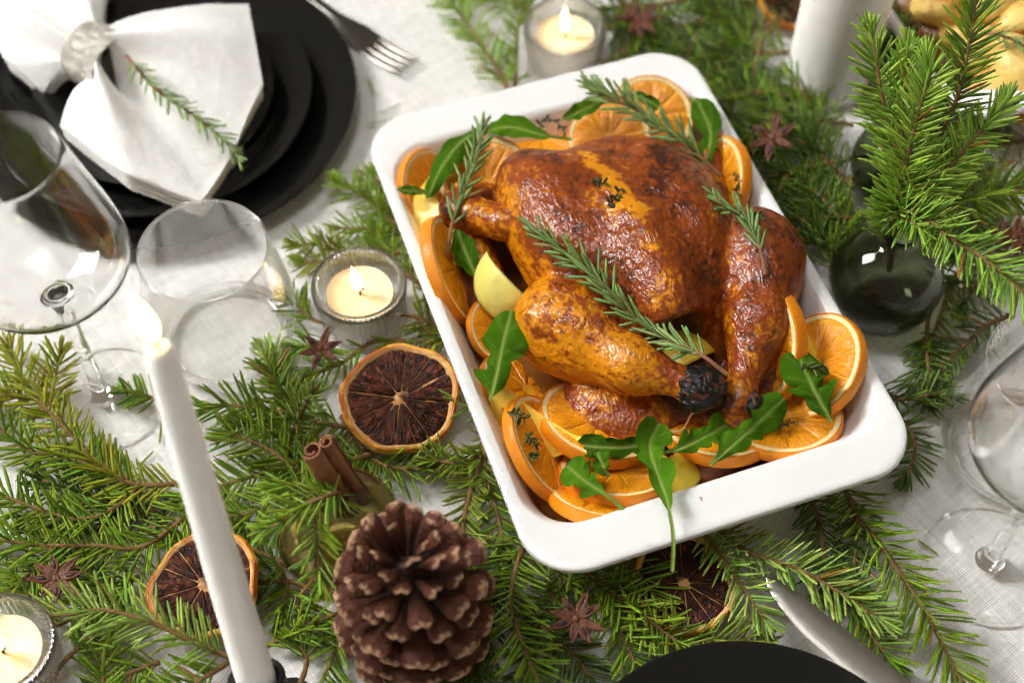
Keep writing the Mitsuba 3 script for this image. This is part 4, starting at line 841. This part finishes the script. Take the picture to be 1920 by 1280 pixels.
branch('fir branch at the bottom edge right of the pine cone', [[(980, 1120, .6), (1020, 1180, .9), (1080, 1230, 1.0), (1120, 1290, .9)], [(1020, 1180, .9), (1000, 1240, 1.0), (980, 1300, .9)]], 'deep', .022)
branch('fir branch in shade under the front rim, above the star anise', [[(1030, 1030, .6), (1060, 1090, .8), (1120, 1120, .9), (1170, 1110, .8)], [(1060, 1090, .8), (1030, 1130, .9), (1010, 1180, .8)]], 'green', .020)
branch('fir branch along the left edge below the long pale stem', [[(250, 1100, .4), (180, 1120, .6), (100, 1170, .8), (30, 1080, .8)]], 'green', .020)
branch('fir branch deep between the fork and the first dried slice at lower left', [[(340, 940, .4), (260, 960, .6), (180, 930, .7), (80, 900, .7)], [(230, 950, .6), (160, 1000, .7), (60, 985, .6)]], 'deep', .021)
# right of the dish
branch('fir twig hanging down between the dark vase and the right wall of the dish', [[(1745, 560, .8), (1738, 620, 1.1), (1740, 700, 1.0), (1742, 742, .9)]], 'deep', .020, dens=1.2)
branch('fir twig with some orange needles right of the dark vase', [[(1800, 510, 1.0), (1778, 550, 1.2), (1756, 610, 1.1), (1745, 640, 1.0)]], 'olive', .019)
branch('fir twig reaching over the rim of the right tumbler', [[(1900, 590, 1.4), (1850, 610, 1.5), (1800, 655, 1.3), (1760, 690, 1.0)]], 'deep', .020)
branch('fir twig pointing right from the middle of the right dish rim', [[(1640, 720, 1.0), (1680, 748, 1.4), (1730, 742, 1.5), (1768, 738, 1.3)]], 'deep', .020, dens=1.1)
branch('fir tips peeking out beside the front right corner of the dish', [[(1660, 780, .8), (1700, 800, 1.0), (1716, 845, 1.0), (1700, 890, .9)]], 'deep', .017)
# top middle
branch('fir twig between the fork and the far tealight', [[(955, 175, .9), (935, 132, 1.6), (912, 100, 2.0), (880, 52, 2.2), (846, 4, 2.2), (820, -40, 2.2)]], 'fresh', .020, dens=.8)
branch('fir twig against the left side of the far tealight', [[(965, 165, .9), (968, 110, 1.4), (972, 50, 1.8), (985, 10, 1.8)]], 'green', .017, dens=.9)
branch('fir tips at the top edge left of the far tealight', [[(1000, 20, .8), (960, 5, 1.0), (915, -5, 1.0), (880, -20, 1.0)]], 'fresh', .018)
# the heap beyond the dish, out of focus
HEAP = 'out of focus fir branches heaped beyond the baking dish'
HL = ['with a bare brown stem, reaching the pillar candle from the left', 'near the top edge, left of the dried orange slice', 'with its stem end at the black vase, below the brown star anise', 'running level just above the smoked vase',
      'in front of the foot of the pillar candle', 'just beyond the far right corner of the dish', 'sloping behind the star anise near the pillar candle', 'in shade between the dish and the smoked vase', 'at the top edge above the far star anise', 'between the far star anise and the pillar candle',
      'under the far star anise', 'at the top edge left of the pillar candle', 'in shade left of the rear black vase', 'under the star anise beside the dish', 'rising against the right side of the pillar candle', 'standing between the pillar candle and the serving dish',
      'below the front rim of the serving dish', 'at the right edge above the last star anise', 'in shadow under the serving dish corner', 'at the right edge below the last star anise', 'in shade left of the smoked vase neck', 'behind the upright fir twigs of the smoked vase',
      'passing behind the pillar candle from the top edge', 'lying right beside the far tealight']
heap = [[(1490, 100, 2.2), (1410, 100, 2.2), (1330, 106, 2.0), (1250, 90, 1.6)], [(1420, 0, 1.8), (1360, 25, 2.0), (1300, 44, 2.0), (1230, 60, 1.6)], [(1640, 290, 2.0), (1540, 308, 2.2), (1450, 330, 2.0), (1390, 345, 1.6)],
        [(1640, 408, 1.8), (1560, 408, 2.0), (1490, 412, 1.8), (1430, 405, 1.4)], [(1600, 235, 2.2), (1520, 222, 2.4), (1440, 200, 2.2), (1360, 160, 1.8)], [(1480, 180, 2.0), (1420, 170, 2.2), (1350, 190, 2.0), (1310, 230, 1.6)],
        [(1600, 350, 2.0), (1520, 280, 2.2), (1450, 240, 2.0), (1400, 230, 1.8)], [(1580, 480, 1.2), (1530, 450, 1.6), (1470, 450, 1.4), (1440, 470, 1.2)], [(1340, -20, 1.6), (1290, 0, 1.8), (1220, 10, 1.8), (1150, 20, 1.4)],
        [(1470, 30, 2.0), (1420, 60, 2.2), (1370, 70, 2.2), (1300, 130, 1.8)], [(1260, 20, 1.4), (1200, 70, 1.8), (1160, 100, 1.6), (1130, 120, 1.2)], [(1480, -30, 1.6), (1440, 10, 2.0), (1380, 0, 2.0), (1330, -10, 1.8)],
        [(1610, 320, 1.0), (1560, 360, 1.2), (1500, 370, 1.2), (1440, 360, 1.0)], [(1480, 260, 1.0), (1430, 290, 1.2), (1380, 290, 1.2), (1340, 280, 1.0)], [(1620, 180, 1.2), (1640, 120, 1.8), (1660, 70, 2.2), (1668, 40, 2.2)],
        [(1700, 180, 1.0), (1680, 140, 1.8), (1676, 100, 2.4), (1690, 60, 2.6)], [(1900, 300, 1.4), (1850, 330, 1.6), (1790, 340, 1.6), (1740, 360, 1.4)], [(1940, 400, 1.4), (1880, 400, 1.6), (1820, 410, 1.6), (1770, 440, 1.4)],
        [(1940, 260, 1.2), (1880, 270, 1.4), (1820, 270, 1.4), (1760, 290, 1.2)], [(1940, 500, 1.2), (1890, 490, 1.4), (1830, 500, 1.4), (1780, 520, 1.2)], [(1560, 530, .8), (1560, 480, 1.0), (1580, 430, 1.2), (1600, 380, 1.2)],
        [(1760, 240, 1.0), (1740, 290, 1.2), (1710, 340, 1.4), (1690, 380, 1.2)], [(1600, 40, 1.0), (1540, 180, 1.2), (1480, 210, 1.2), (1430, 150, 1.0)], [(1200, -20, 1.2), (1170, 30, 1.4), (1160, 60, 1.2)]]
def with_twigs(ln):
    out = [ln]; p = catmull(np.array(ln, float), 30)
    for k_, (i_, sg) in enumerate(((8, 1), (16, -1))):
        d = p[i_ + 1] - p[i_]; a_ = math.atan2(d[1], d[0]) + sg * .85; l = (95 - 14 * k_) ; c_, s_ = math.cos(a_), math.sin(a_)
        out.append([tuple(p[i_]), (p[i_][0] + l * .5 * c_, p[i_][1] + l * .5 * s_, p[i_][2] + .15), (p[i_][0] + l * c_, p[i_][1] + l * s_, p[i_][2])])
    return out
for i, ln in enumerate(heap): branch('blurred fir branch ' + HL[i], with_twigs(ln), ('green', 'deep', 'deep', 'deep')[i % 4], .026, dens=.72, group=HEAP)
# fresh twigs in the dark vase: up and outwards from its neck
vm = vb + np.array([0, 0, .074])
def vtwig(label, pix, tone='fresh', L=.021, up=None, dens=1.0, side=()):
    ls = [[vm + np.array([0, 0, -.03])] + [P(*q) for q in pix]] + [[P(*q) for q in s_] for s_ in side]
    branch(label, ls, tone, L, NCAM if up is None else up, dens, .0019, None, 'fir_twig', 'fir twig', True, bare=.30, zmin=-1)
vtwig('fir twig in the dark vase leaning furthest left, in front of the pillar candle', [(1672, 395, .095), (1672, 280, .125), (1655, 190, .150), (1642, 110, .170), (1634, 64, .180)], 'fresh', .0205)
vtwig('upright pale fir twig in the middle of the dark vase', [(1676, 400, .098), (1700, 300, .130), (1722, 210, .155), (1742, 145, .172), (1738, 110, .18)], 'fresh', .020, dens=1.25)
vtwig('second pale fir twig behind the middle one in the dark vase', [(1680, 400, .096), (1700, 330, .12), (1690, 220, .145), (1700, 130, .165), (1702, 92, .172)], 'fresh', .020, dens=1.2)
vtwig('tallest fir twig in the dark vase, its tip in front of the potatoes', [(1690, 395, .092), (1745, 290, .115), (1790, 195, .145), (1809, 124, .165), (1826, 24, .190), (1828, -16, .20)], 'green', .0215)
vtwig('fir twig in the dark vase reaching the white edge of the serving dish', [(1690, 400, .094), (1738, 372, .105), (1788, 306, .120), (1840, 244, .135), (1886, 194, .145)], 'fresh', .020)
vtwig('fir twig in the dark vase drooping to the right edge above the tumbler', [(1690, 405, .100), (1738, 412, .110), (1782, 445, .118), (1857, 494, .122), (1916, 545, .120), (1950, 590, .115)], 'fresh', .0215, dens=.9)
vtwig('fir twig in the dark vase pointing level at the right edge', [(1690, 402, .094), (1740, 390, .095), (1792, 380, .095), (1860, 362, .095), (1935, 350, .095)], 'green', .021, dens=.85)
vtwig('short fir twig filling the neck of the dark vase', [(1680, 405, .094), (1700, 390, .105), (1730, 330, .118), (1752, 290, .125)], 'fresh', .020, dens=1.3)
vtwig('short drooping fir twig over the front of the dark vase neck', [(1676, 408, .094), (1700, 412, .104), (1722, 424, .108), (1745, 442, .108)], 'fresh', .021, dens=1.5)
# twig in the olive vase
lm = vl + np.array([0, 0, .074])
branch('dark green fir twig drooping from the neck of the olive vase towards the candle', [[lm - DZ * .02, P(636, 926, .088), P(610, 930, .096), P(565, 950, .092), P(530, 978, .085), P(500, 990, .080)], [P(612, 934, .094), P(592, 975, .088), P(596, 1030, .075), P(600, 1090, .062)]], 'green', .018, (-.2, -.3, .9), .8, .0016, None, 'fir_twig', 'fir twig', True, bare=.22, zmin=-1)
branch('short fir twig rising from the olive vase left of the cinnamon stick', [[lm - DZ * .02, P(632, 930, .085), P(596, 925, .088), P(556, 910, .088), P(520, 915, .085)]], 'green', .018, (-.2, -.4, .9), .8, .0015, None, 'fir_twig', 'fir twig', True, bare=.25, zmin=-1)

# ------------------------------------------------------------------ herbs on and round the chicken
def on_chicken(px, py, lift=.003):
    """the point of the chicken's skin seen at this place, lifted along its normal."""
    d = unit(P(px, py, 0) - CAM); o = CAM; t = .6
    R = np.stack([DU, DV, DZ]); loc = lambda q: R @ (q - DC)
    for _ in range(160):
        s = float(chicken_sdf(loc(o + d * t)[None])[0]); t += max(min(s, .01), .0003)
        if s < .0006: break
        if t > 1.25: return None
    q = loc(o + d * t); e = 1e-3; g = np.array([chicken_sdf((q + x)[None])[0] - chicken_sdf((q - x)[None])[0] for x in np.eye(3) * e])
    return o + d * t + R.T @ unit(g) * lift
def rosemary(label, pts, L=.0180, up=(0, 0, 1), dens=1.0, bare=.14, pale=1.0, fromtip=False):
    k = thing('rosemary_sprig', label, 'rosemary'); p = catmull(np.array(pts), 40); v, f = tube(p, np.linspace(.0014, .0007, 40), 7)
    c = np.array([.27, .125, .06]) * (.6 + .8 * nz(v, 300, 3, 2)[:, None]); add(k, 'stem', mikit.ply(tm(v, f), 'm_twig', True, color=np.clip(c, 0, 1)))
    seg = np.linalg.norm(np.diff(p, axis=0), axis=1); s = np.concatenate([[0], np.cumsum(seg)]); tot = s[-1]; n = int(tot / .0026 * dens)
    t = bare + (1 - bare) * (np.arange(n) + .5) / n; pos = np.stack([np.interp(t * tot, s, p[:, i]) for i in range(3)], 1); tan = unit(np.stack([np.interp(t * tot, s, np.gradient(p[:, i])) for i in range(3)], 1))
    up = unit(np.asarray(up, float)); n_ = unit(up - tan * (tan @ up)[:, None]); sd = np.cross(tan, n_)
    el = np.where(np.arange(n) % 2 == 0, 0, np.pi) + np.where((np.arange(n) // 2) % 2 == 0, .25, 1.15) * np.where(np.arange(n) % 2 == 0, 1, -1) + rng.normal(0, .25, n)
    rad = sd * np.cos(el)[:, None] + n_ * np.sin(el)[:, None]; a = np.radians(36 + rng.normal(0, 7, n) - 14 * sst(.7, 1, t))
    d = tan * np.cos(a)[:, None] + rad * np.sin(a)[:, None]; LL = L * (.75 + .4 * rng.random(n)) * (1 - .35 * sst(.8, 1, t))
    v, f, c = needles(pos, d, n_ + .4 * rad, LL, .0025 * (.8 + .35 * rng.random(n)), rng.normal(-.06, .06, n), (np.array([.130, .235, .045]) * pale, np.array([.42, .48, .27])))
    c = c.reshape(n, 5, 4, 3); c[:, 1:4, 1] = c[:, 1:4, 1] * .5 + np.array([.34, .42, .20]) * .5                                            # pale midrib
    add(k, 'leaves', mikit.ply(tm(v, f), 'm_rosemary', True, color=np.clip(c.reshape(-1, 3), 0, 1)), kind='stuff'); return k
C_ = lambda *q: [on_chicken(*x) for x in q]
a_ = C_((1040, 455, .006), (1110, 510, .006), (1180, 570, .007), (1232, 612, .006))
rosemary('large rosemary sprig lying diagonally across the chicken breast with its stem on the legs', [P(1364, 702, .094)] + [P(1310, 662, .097)] + a_[::-1] + [on_chicken(1012, 432, .007)], .0200, NCAM, 1.15, .10)
rosemary('short rosemary sprig lying on the right thigh of the chicken', C_((1434, 520, .004), (1424, 470, .005), (1402, 420, .006)) + [P(1362, 388, .092), P(1338, 366, .092)], .0150, NCAM, 1.0, .22)
rosemary('long rosemary sprig along the far right side of the chicken', [P(1352, 330, .066), P(1290, 275, .078), P(1220, 225, .082), P(1160, 188, .084), P(1108, 160, .084)], .0210, NCAM, 1.2, .16)
rosemary('rosemary sprig standing on the left side of the dish by the wing', [P(838, 478, .056), P(848, 420, .064), P(868, 360, .072), P(888, 300, .078), P(908, 232, .082)], .0185, NCAM, .95, .20)
rosemary('rosemary sprig tucked under the silver ring on the napkin', [P(236, 104, .066), P(290, 165, .070), P(350, 208, .070), P(408, 252, .066), P(448, 296, .058)], .0160, (0, 0, 1), 1.1, .06, 1.15)
rosemary('rosemary sprig lying on the roast potatoes at the right edge', [P(1840, 62, .078), P(1880, 68, .080), P(1935, 92, .080)], .0150, (0, 0, 1), 1.0, .1, 1.2)

def arugula(label, pts, W, seed, up=None, lobes=3.5, depth=.5, stalk=.25, curl=.15, tone=1.0, ruff=.0022, blunt=.5):
    k = thing('arugula_leaf', label, 'arugula'); n, m = 150, 17; p = catmull(np.array([P(*q) for q in pts]), n); s = np.linspace(0, 1, n); t = np.linspace(-1, 1, m)
    up = NCAM if up is None else unit(np.asarray(up, float)); tan = unit(np.gradient(p, axis=0)); n_ = unit(up - tan * (tan @ up)[:, None]); sd = np.cross(tan, n_)
    x = np.clip((s - stalk) / (1 - stalk), 0, 1); env = np.sin(np.pi * np.clip(x, 0, 1)**(.85 + .5 * blunt))**.62; env[s <= stalk] = 0
    def side(ph):                                                              # narrow blade, rounded side lobes, broad end lobe
        body = .36 * np.sin(np.pi * np.clip(x, 0, 1)**.8)**.6; out = body.copy(); nl = max(int(round(lobes)), 1); dd = depth / .45
        for j in range(nl):
            c = .10 + .52 * (j + .5 + ph) / nl; wd = .30 / nl; amp = .62 * (.65 + .35 * math.sin(j * 2.3 + seed + ph * 9))
            out = np.maximum(out, body * .6 + amp * np.clip(1 - ((x - c) / wd)**2, 0, 1)**.8 * min(dd, 1))
        out = np.maximum(out, (.70 + .12 * ph) * np.clip(1 - ((x - .80) / .215)**2, 0, 1)**.5)
        if dd < .6: out = np.sin(np.pi * np.clip(x, 0, 1)**1.1)**.6 * (1 + .10 * np.sin(x * 20 + ph * 20))
        return np.where(s > stalk, out, 0)
    wl, wr = side(.0), side(.35); stem_w = .0013 * (1 - .5 * s)
    Wt = np.where(t[None] < 0, (wl * W)[:, None], (wr * W)[:, None]); Wt = np.maximum(Wt, stem_w[:, None])
    wv = ruff * np.abs(t)[None]**1.5 * (np.sin(s * 13 + seed)[:, None] * np.sign(t)[None] + .5 * np.sin(s[:, None] * 25 + 2 * seed + 2 * t[None])) * env[:, None]
    Pt = p[:, None] + sd[:, None] * (Wt * t[None])[..., None] + tan[:, None] * (.45 * Wt * np.abs(t)[None] * (x < .7)[:, None] * np.clip((.7 - x) / .2, 0, 1)[:, None])[..., None] + n_[:, None] * (wv + curl * Wt * (np.abs(t)[None]**2) - .0010 * np.exp(-(t / .12)**2)[None])[..., None]
    vein = np.exp(-(t[None] / np.clip(.0011 / np.maximum(Wt, 1e-4), .04, 2))**2) * (1 - .5 * s[:, None])
    vein = np.maximum(vein, .16 * np.exp(-(((x[:, None] * lobes * 2 - np.abs(t)[None] * 1.0) % 1.0 - .5) / .07)**2) * (np.abs(t)[None] < .85) * (x[:, None] > 0))
    g = np.array([.062, .165, .008]) * tone; c = g * (.55 + .9 * nz(Pt, 90, seed, 3)[..., None]); c = c * (1 - vein[..., None]) + np.array([.34, .46, .11]) * vein[..., None]
    v, f = grid(Pt); only(k, mikit.ply(tm(v, f), 'm_leaf', True, color=np.clip(c, 0, 1).reshape(-1, 3)))
arugula('lobed arugula leaf draped over the left wall side of the dish below the apple wedge', [(918, 752, .064), (930, 705, .066), (940, 655, .066), (958, 582, .062)], .0215, 2, (-.2, -.5, .85), 2.2, .42, .05, -.25, .85, .003)
arugula('broad lobed arugula leaf lying on the rightmost orange slices', [(1560, 792, .058), (1538, 752, .066), (1518, 712, .068), (1494, 656, .062)], .0215, 5, (.1, -.5, .85), 2.2, .42, .06, -.25, .85, .003)
arugula('arugula leaf slanting in front of the right drumstick end', [(1332, 872, .052), (1375, 832, .058), (1420, 792, .060), (1470, 744, .054)], .0155, 3, (.1, -.5, .9), 2.4, .40, .06, -.3)
arugula('small arugula leaf below the tail of the chicken', [(1238, 850, .050), (1285, 836, .056), (1330, 812, .056), (1372, 792, .050)], .0140, 7, (0, -.4, .9), 2.6, .42, .15, .15)
arugula('long arugula leaf whose stem hangs over the near rim of the dish', [(1260, 1072, .060), (1262, 1010, .066), (1252, 945, .066), (1232, 885, .062), (1218, 836, .056), (1236, 792, .050)], .0165, 4, (.1, -.5, .85), 2.2, .40, .36, .35, 1.25)
arugula('small pointed arugula leaf on the front left orange slices', [(1170, 956, .052), (1135, 926, .056), (1098, 902, .056), (1062, 872, .050)], .0145, 9, (0, -.5, .85), 2.2, .5, .35, .1, 1.2)
arugula('long smooth arugula leaf behind the chicken shoulder', [(1072, 262, .066), (1020, 254, .072), (960, 238, .074), (912, 244, .068)], .0085, 6, (0, -.3, .95), 1.0, .15, .25, .2, 1.1, .001)
arugula('curled arugula leaf along the top left corner of the dish', [(926, 236, .066), (868, 262, .070), (828, 312, .064), (800, 372, .056)], .0095, 8, (-.3, -.3, .9), 1.0, .2, .02, -.3, .9)
arugula('arugula leaf by the far right wall of the dish under the rosemary', [(1296, 372, .040), (1316, 318, .056), (1332, 252, .062), (1308, 188, .062)], .0140, 1, (-.2, -.5, .85), 1.2, .3, .1, .1, .8)
arugula('small dark arugula leaf on the far corner orange slice', [(1172, 190, .066), (1200, 182, .070), (1236, 202, .068)], .0070, 3, None, 1.2, .4, .1, .2, .7)
arugula('arugula leaf with a long stem hanging beside the wing', [(930, 590, .034), (905, 540, .044), (880, 490, .052), (856, 430, .056)], .0085, 11, None, 1.0, .2, .45, .1, .7)
arugula('narrow arugula tip poking over the left rim of the dish', [(806, 362, .056), (772, 357, .060), (744, 355, .062)], .0035, 5, None, 1.0, .1, .05, .1)
arugula('dark crumpled arugula leaf under the left thigh near the tail', [(1262, 812, .046), (1205, 832, .050), (1140, 838, .050), (1086, 834, .044)], .0110, 13, (0, -.4, .9), 2.4, .5, .1, .3, .55, .0035)
arugula('folded scrap of arugula on the orange slice left of the long stem', [(1142, 894, .052), (1130, 872, .058), (1118, 846, .054)], .0085, 15, (.2, -.4, .9), 1.4, .5, .05, .3, .9, .003)
arugula('arugula leaf tip between the two far orange slices and the dish wall', [(1158, 172, .064), (1106, 198, .068), (1054, 224, .062)], .0060, 16, None, 1.0, .1, .1, .2, 1.1, .001)
arugula('dark arugula leaf at the rim right of the far orange slice', [(1290, 182, .052), (1312, 196, .056), (1326, 226, .054)], .0090, 18, (-.3, -.4, .9), 1.3, .3, .1, .2, .6)

def thyme(label, pts, tone=(.040, .060, .016), L=.0052, n=9):
    k = thing('thyme_sprig', label, 'thyme'); p = catmull(np.array(pts), 16); v, f = tube(p, .00045, 5); add(k, 'stem', mikit.ply(tm(v, f), 'm_wick', True))
    t = np.linspace(.1, 1, n); i = (t * 15).astype(int); tan = unit(np.gradient(p, axis=0))[i]; r = unit(np.cross(tan, NCAM) * np.where(np.arange(n) % 2 == 0, 1, -1)[:, None] + .5 * NCAM + .3 * rng.normal(0, 1, (n, 3)))
    v, f, c = needles(p[i], tan * .5 + r, NCAM + .3 * rng.normal(0, 1, (n, 3)), L * (.7 + .5 * rng.random(n)), np.full(n, .0021), np.zeros(n), (np.array(tone), np.array(tone) * 1.6))
    add(k, 'leaves', mikit.ply(tm(v, f), 'm_rosemary', True, color=np.clip(c, 0, 1)), kind='stuff')
thyme('dark thyme sprig on the left half of the chicken breast', C_((1112, 338, .002), (1122, 346, .002), (1136, 348, .002)))
thyme('dark thyme sprig on the yellow stripe of the chicken breast', C_((1140, 388, .002), (1152, 378, .002), (1164, 360, .003)))
thyme('dark thyme bits behind the short rosemary sprig on the right thigh', C_((1398, 410, .003), (1410, 412, .003), (1424, 410, .003)))
thyme('thyme sprig on the yellow apple wedge at the lower left', [P(952, 772, .062), P(970, 776, .064), P(984, 786, .063)], (.06, .075, .015))
thyme('thyme sprig on the lower left orange slice, below the apple wedge', [P(986, 812, .058), P(996, 824, .060), P(1006, 836, .058)], (.05, .07, .015))
thyme('tiny thyme tip on the lower left orange slice', [P(992, 858, .052), P(1000, 850, .054)], (.05, .07, .015), .004, 5)
thyme('thyme sprig on the rightmost orange slice', [P(1506, 682, .068), P(1524, 692, .070), P(1546, 686, .068)], (.07, .09, .02))
thyme('curled dark thyme sprig on the orange slices behind the chicken', [P(1020, 262, .058), P(1012, 240, .064), P(1022, 222, .068), P(1046, 232, .068), P(1060, 250, .064)], (.035, .05, .015), .0045, 11)
thyme('thyme bits on the front right orange slice', [P(1455, 800, .046), P(1490, 790, .048)], (.06, .07, .02), .0035, 5)
thyme('dark thyme sprig clinging to the right inner wall of the dish', [P(1376, 322, .060), P(1386, 340, .062), P(1382, 362, .060)], (.03, .05, .015), .005, 8)

# loose needles that have dropped on the cloth
n = 33; px = np.concatenate([rng.uniform(1640, 1760, 5), rng.uniform(480, 780, 14), rng.uniform(820, 1000, 8), rng.uniform(30, 300, 6)]); py = np.concatenate([rng.uniform(1000, 1270, 5), rng.uniform(20, 470, 14), rng.uniform(1000, 1260, 8), rng.uniform(720, 900, 6)])
base = np.array([P(a, b, .0016) for a, b in zip(px, py)]); th = rng.uniform(0, 2 * np.pi, n); d = np.stack([np.cos(th), np.sin(th), 0 * th], 1)
keep = outside(base) & (np.hypot(base[:, 0] + .2693, base[:, 1] - .2189) > .155) & (rng.random(n) < .75)
v, f, c = needles(base[keep], d[keep], np.tile(DZ, (keep.sum(), 1)), rng.uniform(.010, .022, keep.sum()), np.full(keep.sum(), .0017), rng.normal(0, .05, keep.sum()), TONE['olive'])
k = thing('fallen_needles', 'loose fir needles scattered on the white tablecloth', 'fir needles'); labels[k]['kind'] = 'stuff'; only(k, mikit.ply(tm(v, f), 'm_needle', True, color=c))
